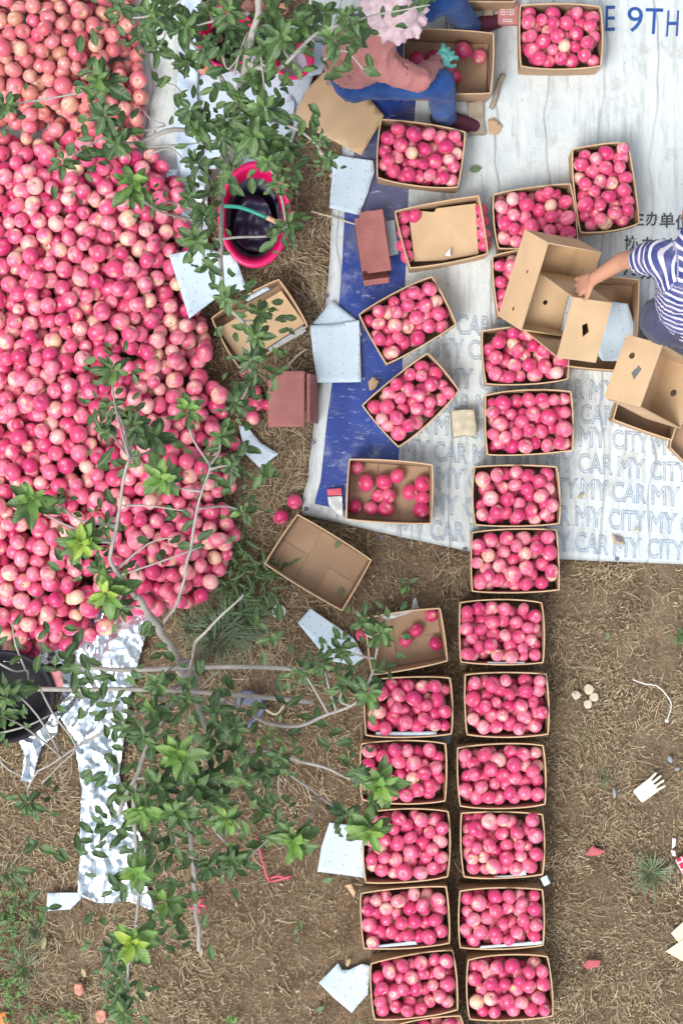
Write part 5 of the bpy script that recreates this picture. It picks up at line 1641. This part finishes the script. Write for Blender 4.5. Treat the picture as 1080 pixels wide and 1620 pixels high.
def litter():
    # soiled foam block
    bm = bmesh.new()
    c = W(733, 670, .06)
    box(bm, (c.x, c.y, .065), (.112, .128, .09), Matrix.Rotation(.08, 3, 'Z'), bev=.006)
    bmesh.ops.subdivide_edges(bm, edges=bm.edges[:], cuts=3, use_grid_fill=True)
    for v in bm.verts: v.co += v.normal * .006 * noise.noise(v.co * 26) + Vector((.005, .005, 0)) * noise.noise(v.co * 11)
    tag(build('foam_block', bm, M['foamblock'], None, origin=c, smooth=True), 'soiled cream foam block on the tarp lettering between cartons', 'foam block')
    # weathered sticks
    def stick(pts, r, lab, mat='wood', cat='stick', group=None):
        bm = bmesh.new(); P = smooth_path([W(*p) for p in pts], 4)
        tube(bm, P, [r * (1 + .35 * noise.noise(p * 21)) for p in P], 7)
        tag(build('stick', bm, M[mat], None, origin=P[0], smooth=True), lab, cat, group)
    stick([(796, 118, .045), (788, 135, .04), (782, 158, .035), (776, 172, .03)], .013, 'split dark stick beside the large carton')
    bm = bmesh.new()
    c = W(753, 187, .035)
    box(bm, c, (.075, .165, .022), Matrix.Rotation(.05, 3, 'Z'), bev=.002)
    bmesh.ops.subdivide_edges(bm, edges=bm.edges[:], cuts=5, use_grid_fill=True)
    for v in bm.verts: v.co += Vector((.008 * noise.noise(v.co * 22), .008 * noise.noise(v.co * 25), .006 * noise.noise(v.co * 30)))
    tag(build('board', bm, M['wood'], None, origin=c, smooth=True), "weathered broken board by the seated person's shoe", 'board')
    bm = bmesh.new()
    c = W(772, 20, .04)
    box(bm, c, (.055, .15, .02), Matrix.Rotation(-.1, 3, 'Z'), bev=.002)
    bmesh.ops.subdivide_edges(bm, edges=bm.edges[:], cuts=5, use_grid_fill=True)
    for v in bm.verts: v.co += Vector((.008 * noise.noise(v.co * 22), .008 * noise.noise(v.co * 25), .006 * noise.noise(v.co * 30)))
    tag(build('board', bm, M['wood'], None, origin=c, smooth=True), 'weathered board beside the pink sack', 'board')
    sheet('cardboard_scrap', [(771, 190), (780, 187), (794, 200), (787, 213), (773, 212)], .034, M['card'], 'small torn cardboard scrap on the tarp by the broken board', 'cardboard', step=.02, wob=.006)
    sheet('cardboard_scrap', [(582, 604), (590, 596), (600, 604), (592, 617), (584, 618)], .06, M['card'], 'torn cardboard tab beside the askew carton', 'cardboard', step=.02, wob=.006)
    sheet('cardboard_scrap', [(966, 846), (984, 851), (986, 862), (970, 858)], .032, M['card'], 'torn card scrap on the lettering near the lower tarp edge', 'cardboard', step=.015, wob=.008)
    sheet('cardboard_scrap', [(546, 262 + 1138), (556, 1398), (562, 1412), (560, 1420)], .02, M['card_lt'], 'slip of card beside the left-hand row of cartons', 'cardboard', step=.015, wob=.005)
    # pink sack with white print
    root = empty('paper_sack', W(803, 22, 0.02), 'faded pink sack with white printed boxes beside the upper carton', 'sack')
    bm = bmesh.new()
    c = W(803, 22, .05)
    box(bm, c, (.108, .118, .05), bev=.018)
    bmesh.ops.subdivide_edges(bm, edges=bm.edges[:], cuts=3, use_grid_fill=True)
    for v in bm.verts: v.co += v.normal * .006 * noise.noise(v.co * 20)
    build('sack_body', bm, M['pinksack'], root, smooth=True)
    bm = bmesh.new()
    for (x, y, w_, h_) in ((796, 15, .018, .004), (796, 19, .018, .004), (796, 23, .018, .004), (807, 15, .018, .004), (807, 19, .018, .004), (807, 23, .018, .004), (792, 19, .003, .03), (801.5, 19, .003, .03), (812, 19, .003, .03), (802, 31, .05, .003), (802, 34, .05, .003)):
        p = W(x, y, .0795); box(bm, p, (w_, h_, .004))
    build('print', bm, M['white_pl'], root)
    # snack wrapper
    root = empty('snack_wrapper', W(530, 795, .03), 'crumpled clear and red snack wrapper on the blue band', 'wrapper')
    sheet('wrapper_body', [(518, 786), (541, 784), (543, 822), (530, 810), (520, 799)], .036, M['glass'], step=.012, wob=.016, wscale=20)
    bpy.data.objects[-1] if False else None
    o = [x for x in C.objects if x.name.startswith('wrapper_body')][-1]; o.parent = root; o.location -= root.location
    sheet('wrapper_top', [(517, 774), (540, 772), (541, 783), (518, 785)], .042, M['pink'], step=.012, wob=.010, wscale=20)
    o = [x for x in C.objects if x.name.startswith('wrapper_top')][-1]; o.parent = root; o.location -= root.location
    # round white lid
    bm = bmesh.new(); c = W(441, 967, .02)
    lathe(bm, [(.001, .004), (.026, .004), (.029, .008), (.033, .007), (.034, .0)], c, 28)
    tag(build('jar_lid', bm, M['white_pl'], None, origin=c, smooth=True), 'round white plastic lid on the straw below the tipped carton', 'lid')
    # slate plastic holder
    root = empty('plastic_holder', W(398, 1118, .0), 'slate grey plastic holder lying under the tree branches', 'holder')
    bm = bmesh.new(); a_, b_ = W(380, 1102, .05), W(415, 1110, .05)
    P = [W(378, 1118, .03), W(380, 1100, .05), W(395, 1096, .05), W(415, 1110, .05)]
    tube(bm, smooth_path(P, 4), .014, 8); build('rim', bm, M['slate'], root, smooth=True)
    bm = bmesh.new(); tube(bm, smooth_path([W(417, 1112, .04), W(412, 1128, .03), W(392, 1150, .03)], 4), [.014] * 5 + [.012] * 4, 8); build('grip', bm, M['slate'], root, smooth=True)
    bm = bmesh.new(); box(bm, W(398, 1110, .03), (.08, .045, .02), Matrix.Rotation(-.35, 3, 'Z'), bev=.004); build('base', bm, M['slate'], root)
    # pink ribbon
    bm = bmesh.new()
    for pts in ([(405, 1325), (412, 1350), (417, 1368)], [(417, 1368), (424, 1390), (432, 1394), (460, 1386)], [(426, 1390), (440, 1386), (458, 1391)]):
        tube(bm, smooth_path([W(x, y, .022 + .012 * math.sin(x)) for x, y in pts], 4), .0055, 6)
    o = build('ribbon', bm, M['pink'], None, origin=W(425, 1380, .02), smooth=True); tag(o, 'pink plastic ribbon knotted on the bare soil', 'ribbon')
    bm = bmesh.new()
    for k in range(5):
        a = k * 1.3
        tube(bm, [W(313, 1432, .06), W(313 + 9 * math.cos(a), 1432 + 9 * math.sin(a), .07), W(313 + 15 * math.cos(a + .3), 1432 + 15 * math.sin(a + .3), .05)], [.006, .008, .004], 6)
    tag(build('ribbon', bm, M['pink'], None, origin=W(313, 1432, .05), smooth=True), 'pink ribbon bow beside the thin grey branch at the lower tree', 'ribbon')
    # the work glove on the right
    a_ = math.radians(37)
    f = Vector((math.cos(a_), math.sin(a_), 0)); s_ = Vector((-f.y, f.x, 0))
    w0 = W(1012, 1257, .018)
    sg = []
    for q in (-.030, -.010, .010, .030): sg.append((w0 - f * .01 + s_ * q * .95, .011, w0 + f * .075 + s_ * q * 1.0, .011))
    for q, L in ((-.031, .050), (-.0105, .062), (.0105, .064), (.031, .052)): sg.append((w0 + f * .07 + s_ * q * 1.0, .0082, w0 + f * (.072 + L) + s_ * q * 1.22, .0070))
    g = blob('work_glove', sg, M['latex'], .005, None, 2)
    tag(g, 'cream work glove with four straight fingers on the trodden straw', 'glove')
    # bits of tissue, stones, string
    for poly, lab, mat in (([(925, 1352), (936, 1336), (942, 1341), (957, 1345), (948, 1352), (934, 1354)], 'crumpled faded red tissue on the straw, upper one', 'petal'), ([(920, 1527), (930, 1517), (950, 1518), (946, 1528), (928, 1532)], 'crumpled faded red tissue on the straw, lower one', 'petal')):
        sheet('red_tissue', poly, .014, M[mat], lab, 'tissue', 'red tissues on the straw', step=.012, wob=.014, wscale=25)
    for k, (x, y, r) in enumerate(((911, 1099, 8), (930, 1090, 9), (939, 1103, 8), (929, 1113, 8), (906, 1098, 4))):
        pts = [(x + r * random.uniform(.75, 1.15) * math.cos(t), y + r * random.uniform(.75, 1.15) * math.sin(t)) for t in np.linspace(0, 5.4, 7)]
        sheet('card_scrap', pts, .012, M['scrap'], 'pale torn scrap in the small cluster on the straw right of the cartons', 'scrap', 'cluster of pale scraps on the straw', step=.012, wob=.006, wscale=20)
    bm = bmesh.new(); P = smooth_path([W(1000, 1075, .015), W(1020, 1082, .02), W(1038, 1085, .02), W(1052, 1098, .02), W(1061, 1115, .02), W(1055, 1138, .02)], 5)
    tube(bm, P, .0035, 6); bmesh.ops.create_icosphere(bm, subdivisions=2, radius=.011, matrix=Matrix.Translation(W(1054, 1140, .018)))
    tag(build('cord', bm, M['cord'], None, origin=P[0], smooth=True), 'curved pale cord with a knotted end on the straw', 'cord')
    for x, y, w_, h_, a, lab in ((971, 1254, .015, .044, 0.1, 'small grey blade-like scrap on the straw beside the cream glove'), (1059, 1201, .020, .032, .4, 'grey stone near the right edge above the cream glove'), (1071, 1216, .022, .016, .2, 'dark grey stone at the right edge above the cream glove')):
        bm = bmesh.new(); bmesh.ops.create_icosphere(bm, subdivisions=2, radius=1, matrix=Matrix.Translation(W(x, y, .008)) @ Matrix.Rotation(a, 4, 'Z') @ Matrix.Diagonal((w_ / 1.6, h_ / 1.6, .012, 1)))
        tag(build('stone', bm, M['greystone'], None, origin=W(x, y, .01), smooth=True), lab, 'stone')
    for poly, lab in (([(1062, 1326), (1068, 1326), (1067, 1338), (1062, 1342)], 'white paper strip near the plaid cloth, upper piece'), ([(1060, 1344), (1067, 1346), (1068, 1354), (1062, 1353)], 'white paper strip near the plaid cloth, lower piece')):
        sheet('paper_strip', poly, .016, M['white_pl'], lab, 'paper', step=.012, wob=.006)
    sheet('plaid_cloth', [(1066, 1360), (1100, 1340), (1120, 1380), (1084, 1392)], .016, M['plaid'], 'red plaid cloth at the right edge', 'cloth', step=.02, wob=.014, ang=.45)
    sheet('corner_tag', [(854, 1389), (864, 1384), (870, 1397), (860, 1402)], .20, M['foam'], 'bluish white tag on the corner of a right-row carton', 'tag', step=.01, wob=.004)
    sheet('plastic_bag', [(600, 975), (640, 965), (650, 963), (653, 948), (657, 944), (660, 956), (663, 962), (640, 972), (612, 980)], .02, M['glass'], 'clear plastic bag bunched behind the four-apple carton', 'bag', step=.012, wob=.03, wscale=18)
    sheet('plastic_bag', [(672, 1164), (714, 1158), (712, 1176), (690, 1173)], .05, M['slate'], 'grey plastic sheet between two left-row cartons', 'plastic sheet', step=.02, wob=.01)
    sheet('orange_card', [(-6, 1605), (8, 1600), (15, 1618), (0, 1626)], .012, M['orange'], 'orange and white card at the lower left edge', 'card', step=.02, wob=.004)
    for x, y, r, lab in ((125, 1565, .026, 'rotten red windfall apple on the soil at lower left'), (160, 1608, .027, 'small dull windfall apple on the soil near the bottom leaf rosette')):
        bm = bmesh.new(); bmesh.ops.create_uvsphere(bm, u_segments=16, v_segments=10, radius=r, matrix=Matrix.Translation(W(x, y, r * .7)) @ Matrix.Diagonal((1, 1.3, .7, 1)))
        for v in bm.verts: v.co += v.normal * .010 * noise.noise(v.co * 40)
        tag(build('rotten_apple', bm, M['rind'], None, origin=W(x, y, .02), smooth=True), lab, 'apple')
    # sticks on the straw
    for pts, r, lab in (([(505, 238, .02), (514, 252, .022), (528, 270, .03), (522, 280, .025)], .010, 'split pale wood sliver at the tarp hem under the leaves'), ([(492, 334, .03), (520, 342, .035), (565, 356, .06)], .004, 'thin twig leaning from the straw onto the scratched stool'),
                        ([(455, 580, .02), (470, 563, .022), (485, 552, .02)], .006, 'pale stick on the straw above the low stool'), ([(455, 572, .018), (462, 583, .018), (468, 592, .018)], .004, 'short pale stick crossing another above the low stool'),
                        ([(417, 1120, .02), (436, 1130, .03), (450, 1115, .03)], .006, 'bent pale stick beside the slate holder')):
        stick(pts, r, lab, 'scrap', 'stick', 'loose sticks on the straw')
    # fallen leaves
    def fallen(x, y, L, a, mat, lab, z=.035):
        V, F, lp_ = LV[random.randrange(14)]
        me = bpy.data.meshes.new('fallen_leaf')
        k = L / S
        me.from_pydata([tuple(v * np.array([k, k, k * .35])) for v in V], [], F)
        o = link('fallen_leaf', me, M[mat], None, W(x, y, z) + Vector((0, 0, .012)), True)
        o.rotation_euler.z = a
        tag(o, lab, 'leaf', 'fallen leaves')
    for x, y, L, a, mat, lab, z in ((742, 270, 22, .2, 'greenleaf', 'green leaf fallen on the white tarp right of the foot-side carton', .035), (912, 787, 13, 0.4, 'dryleaf', 'brown leaf fallen between the outlined letters of the tarp', .035), (972, 850, 14, -.6, 'slate', 'dark curled leaf beside the card scrap on the lettering', .04),
                                (1000, 838, 9, .1, 'dryleaf', 'tiny brown leaf near the lower tarp edge', .035), (916, 1215, 10, 1, 'dryleaf', 'dry leaf on the straw', .01), (957, 1012, 14, 1.2, 'greenleaf', 'pale green leaf on the straw right of the cartons', .012), (830, 920, 0.1, 0, 'dryleaf', '', 0),
                                (646, 922, 18, .5, 'greenleaf', 'pale green leaf on the soil above the four-apple carton', .01), (510, 1560 - 165, 18, .3, 'greenleaf', 'pale leaf above the dark soil patch left of the cartons', .01), (232, 1575, 20, 1.1, 'dryleaf', 'pale dry leaf right of the lowest leaf rosette', .01),
                                (135, 1545, 15, 1.9, 'dryleaf', 'yellowish leaf beside the rotten apple', .01), (68, 1500, 20, 1.3, 'dryleaf', 'pale dry leaf on the lower left soil', .01), (318, 1512, 15, 1.6, 'dryleaf', 'pale leaf at the tip of the thin grey branch', .01), (500, 1598, 15, .4, 'greenleaf', 'green leaf by the notched foam liner', .012),
                                (548, 1528, 14, 1.2, 'dryleaf', 'round tan leaf in the notch of the foam liner', .02), (532, 868, 15, 1.4, 'greenleaf', 'green leaf inside the empty tipped carton, upper side', .03), (540, 943, 15, 1.7, 'greenleaf', 'green leaf inside the empty tipped carton, lower corner', .03)):
        if lab: fallen(x, y, L, a, mat, lab, z)
litter()

# ------------------------------------------------------------------ straw, chips, weeds (nobody could count them)
TARP_POLY = [(x, y) for y, x in LEFT] + [p for p in BOT[1:]] + [(1500, -200), (560, -200)]
NO_STRAW = [TARP_POLY, [(-120, -80), (292, -80), (290, 120), (284, 270), (262, 296), (100, 330), (-120, 330)], HEAP]
BOXQ = [q for q, l, g, b in FULL if b == 0] + [[(577, 978), (696, 962), (708, 1046), (588, 1068)], [(470, 813), (588, 886), (541, 967), (418, 892)], [(334, 503), (441, 441), (487, 515), (379, 583)]]
def make_straw(n, lmin, lmax, wmin, wmax, weight, seed):
    r = np.random.default_rng(seed)
    px = r.uniform(-60, 1140, n * 4); py = r.uniform(-60, 1680, n * 4)
    w = weight(px, py)
    for q in NO_STRAW + BOXQ: w = np.where(inpoly(px, py, q), 0, w)
    clump = np.array([noise.noise(Vector((x * .013, y * .013, seed))) + .6 * noise.noise(Vector((x * .045, y * .045, seed))) for x, y in zip(px, py)])
    w = w * np.clip(.55 + 1.15 * clump, 0.03, 1.6)
    ok = r.uniform(0, 1.25, n * 4) < w
    px, py, cl = px[ok][:n], py[ok][:n], clump[ok][:n]
    m = len(px)
    x, y = (px - 540) / S, (810 - py) / S
    base = np.array([ground_h(a, b) for a, b in zip(x, y)])
    L = r.uniform(lmin, lmax, m) * np.where(r.uniform(0, 1, m) < .1, 1.8, 1)
    wd = r.uniform(wmin, wmax, m) / 2
    fld = np.array([noise.noise(Vector((a * .006, b * .006, 9))) for a, b in zip(px, py)]) * 5
    ang = np.where(r.uniform(0, 1, m) < .55, fld + r.normal(0, .5, m), r.uniform(0, 6.283, m))
    bend = r.normal(0, .45, m)
    lift = r.uniform(0.001, .016, m)
    co = np.zeros((m, 8, 3))
    cx, cy = np.zeros(m), np.zeros(m)
    a = ang - bend
    X_, Y_ = x - np.cos(ang) * L / 2, y - np.sin(ang) * L / 2
    tilt = r.normal(0, .010, m)
    for k in range(4):
        t = k / 3
        nx, ny = -np.sin(a), np.cos(a)
        z = base + lift + .008 * np.sin(t * np.pi) + tilt * (t - .5) * 2
        z = np.maximum(z, base + .001)
        tw = 1 - .6 * abs(t - .4)
        co[:, k * 2] = np.stack([X_ + nx * wd * tw, Y_ + ny * wd * tw, z], 1)
        co[:, k * 2 + 1] = np.stack([X_ - nx * wd * tw, Y_ - ny * wd * tw, z + wd * .5], 1)
        X_ = X_ + np.cos(a) * L / 3; Y_ = Y_ + np.sin(a) * L / 3
        a = a + bend * .66
    f = np.array([(0, 2, 3, 1), (2, 4, 5, 3), (4, 6, 7, 5)])
    lo = (f.ravel()[None, :] + (np.arange(m) * 8)[:, None]).ravel()
    me = bpy.data.meshes.new('straw')
    me.vertices.add(m * 8); me.vertices.foreach_set('co', co.ravel())
    me.loops.add(len(lo)); me.loops.foreach_set('vertex_index', lo.astype(np.int32))
    me.polygons.add(m * 3); me.polygons.foreach_set('loop_start', (np.arange(m * 3) * 4).astype(np.int32))
    tint = np.clip(r.beta(1.3, 2.6, m) + .16 * cl, 0, 1)
    at = me.attributes.new('tint', 'FLOAT', 'POINT'); at.data.foreach_set('value', np.repeat(tint, 8))
    me.update(calc_edges=True)
    return me
def w_long(px, py):
    w = np.full(px.shape, .22)
    w = np.where((px > 270) & (px < 560) & (py > 200) & (py < 900), 1.3, w)
    w = np.where((px > 240) & (px < 560) & (py >= 880) & (py < 1180), .9, w)
    w = np.where((px < 330) & (py > 1150), .75, w)
    w = np.where((px >= 330) & (px < 560) & (py > 1180), .35, w)
    w = np.where((px >= 380) & (px < 560) & (py > 1380), .12, w)
    w = np.where((px > 880) & (py > 880), .40, w)
    w = np.where((px > 560) & (px < 730) & (py > 850) & (py < 960), .5, w)
    return w
def w_fine(px, py):
    w = np.full(px.shape, .45)
    w = np.where((px > 875) & (py > 880), 1.2, w)
    w = np.where((px < 560), .7, w)
    w = np.where((px >= 380) & (px < 560) & (py > 1350), .25, w)
    return w
me = make_straw(28000, .026, .090, .0014, .0040, w_long, 3)
tag(link('straw', me, M['straw']), 'long dry straw littering the orchard floor', 'straw', kind='stuff')
me = make_straw(46000, .006, .028, .0014, .0056, w_fine, 5)
tag(link('straw_chaff', me, M['straw']), 'short straw chaff trodden into the soil', 'straw', kind='stuff')

def weeds():
    specs = [(10, 1430, 45, 60, .45), (20, 1460, 30, 40, .4), (15, 1500, 25, 25, .35), (8, 1560, 30, 35, .5), (10, 1590, 24, 20, .45), (110, 1612, 22, 24, .6), (60, 1612, 20, 14, .4), (372, 905, 40, 55, .22), (400, 935, 40, 55, .25), (355, 960, 30, 24, .2), (430, 900, 28, 20, .2),
             (365, 1608, 10, 8, .6), (570, 1625, 8, 6, .5), (440, 1170, 30, 18, .4), (350, 1090, 20, 10, .55), (400, 1330, 25, 10, .4), (1076, 1012, 10, 12, .3), (640, 925, 10, 6, .5), (585, 1475, 18, 8, .2), (470, 1480, 20, 5, .3), (410, 1195, 26, 12, .6), (380, 870, 24, 20, .3)]
    co, lpp, ages, fs = [], [], [], []
    nv = len(LV[0][0]); m = 0
    for x, y, R, n, age in specs:
        for i in range(n):
            a, r = random.uniform(0, 6.28), R * math.sqrt(random.random())
            p = W(x + r * math.cos(a), y + r * math.sin(a), random.uniform(.01, .09))
            narrow = 350 <= x <= 440 and y < 970
            V, F, lp_ = NARROW if narrow or random.random() < .2 else LV[random.randrange(14)]
            L = (random.uniform(.05, .10) if narrow else random.uniform(.022, .05))
            b = random.uniform(0, 6.28)
            d = Vector((math.cos(b), math.sin(b), random.uniform(-.2, .5))).normalized()
            up = Vector((random.uniform(-.5, .5), random.uniform(-.5, .5), 1))
            yv = up.cross(d).normalized(); zv = d.cross(yv)
            B_ = np.array(Matrix((d, yv, zv)).transposed())
            co.append(V * L @ B_.T + np.array(p)); lpp.append(lp_); ages.append(np.full(nv, min(1, max(0, age + random.uniform(-.15, .15)))))
            fs += [tuple(q + m * nv for q in f) for f in F]; m += 1
    # grassy tufts
    me = bpy.data.meshes.new('weeds')
    me.from_pydata(np.concatenate(co).tolist(), [], fs)
    a = me.attributes.new('lp', 'FLOAT_VECTOR', 'POINT'); a.data.foreach_set('vector', np.concatenate(lpp).ravel())
    a = me.attributes.new('age', 'FLOAT', 'POINT'); a.data.foreach_set('value', np.concatenate(ages))
    tag(link('weeds', me, M['leaf'], smooth=True), 'low green weeds sprouting through the straw', 'weeds', kind='stuff')
    vs_, fs, ag, lp2 = [], [], [], []
    for x, y, R, n, age in ((1030, 1380, 40, 70, .33), (350, 1000, 60, 150, .18), (390, 980, 50, 120, .16), (950, 1225, 20, 18, .2), (300, 990, 30, 50, .2), (60, 1470, 30, 40, .3), (20, 1380, 25, 30, .25), (40, 1530, 40, 40, .25)):
        for i in range(n):
            a = random.uniform(0, 6.28); r0 = random.uniform(0, R * .3)
            p0 = W(x + r0 * math.cos(a), y + r0 * math.sin(a), -.005)
            b = a + random.uniform(-.6, .6)
            L = random.uniform(.5, 1.1) * R / S
            d = Vector((math.cos(b), -math.sin(b), 0)); s_ = Vector((-d.y, d.x, 0)) * .0018
            for t, w_ in ((0, 1), (.4, 1), (.75, .8), (1, .1)):
                c = p0 + d * L * t + Vector((0, 0, .07 * math.sin(t * 2.4) * random.uniform(.8, 1)))
                vs_ += [c - s_ * w_, c + s_ * w_]; ag += [age + random.uniform(-.1, .1)] * 2; lp2 += [(t, .1, 0)] * 2
            k = len(vs_) - 8
            fs += [(k + q, k + q + 1, k + q + 3, k + q + 2) for q in (0, 2, 4)]
    me = bpy.data.meshes.new('grass')
    me.from_pydata([tuple(v) for v in vs_], [], fs)
    at = me.attributes.new('lp', 'FLOAT_VECTOR', 'POINT'); at.data.foreach_set('vector', np.array(lp2).ravel())
    at = me.attributes.new('age', 'FLOAT', 'POINT'); at.data.foreach_set('value', np.array(ag))
    tag(link('grass', me, M['leaf']), 'sparse grass tufts among the straw', 'grass', kind='stuff')
weeds()

def ground_bits():
    """small dry leaves and clods pressed into the soil; nobody could count them"""
    spots = []
    while len(spots) < 260:
        x, y = random.uniform(0, 1080), random.uniform(250, 1620)
        if any(inpoly([x], [y], q)[0] for q in NO_STRAW + BOXQ): continue
        if x > 880 and random.random() < .35: continue
        spots.append((x, y))
    vs_, fs = [], []
    for x, y in spots[:170]:
        V, F, _ = LV[random.randrange(14)]
        L = random.uniform(.010, .030)
        p = W(x, y); p.z = ground_h(p.x, p.y) + random.uniform(.010, .022)
        Rm = np.array(Euler((random.uniform(-.4, .4), random.uniform(-.4, .4), random.uniform(0, 6.3))).to_matrix())
        k = len(vs_)
        vs_ += (V * L @ Rm.T + np.array(p)).tolist()
        fs += [tuple(q + k for q in f) for f in F]
    me = bpy.data.meshes.new('leaf_litter'); me.from_pydata(vs_, [], fs)
    tag(link('leaf_litter', me, M['dryleaf'], smooth=True), 'crumbled dry leaves strewn among the straw', 'leaf litter', kind='stuff')
    bm = bmesh.new()
    for x, y in spots[90:]:
        p = W(x + 9, y + 7); p.z = ground_h(p.x, p.y) + .002
        r = random.uniform(.004, .015)
        g = bmesh.ops.create_icosphere(bm, subdivisions=2, radius=r, matrix=Matrix.Translation(p) @ Matrix.Rotation(random.uniform(0, 6), 4, 'Z') @ Matrix.Diagonal((1, random.uniform(.6, 1), .6, 1)))
        for v in g['verts']: v.co += (v.co - p) * .9 * noise.noise(v.co * 70)
    tag(build('soil_crumbs', bm, M['soil'], smooth=True), 'brown clods broken up on the soil', 'soil crumbs', kind='stuff')
ground_bits()
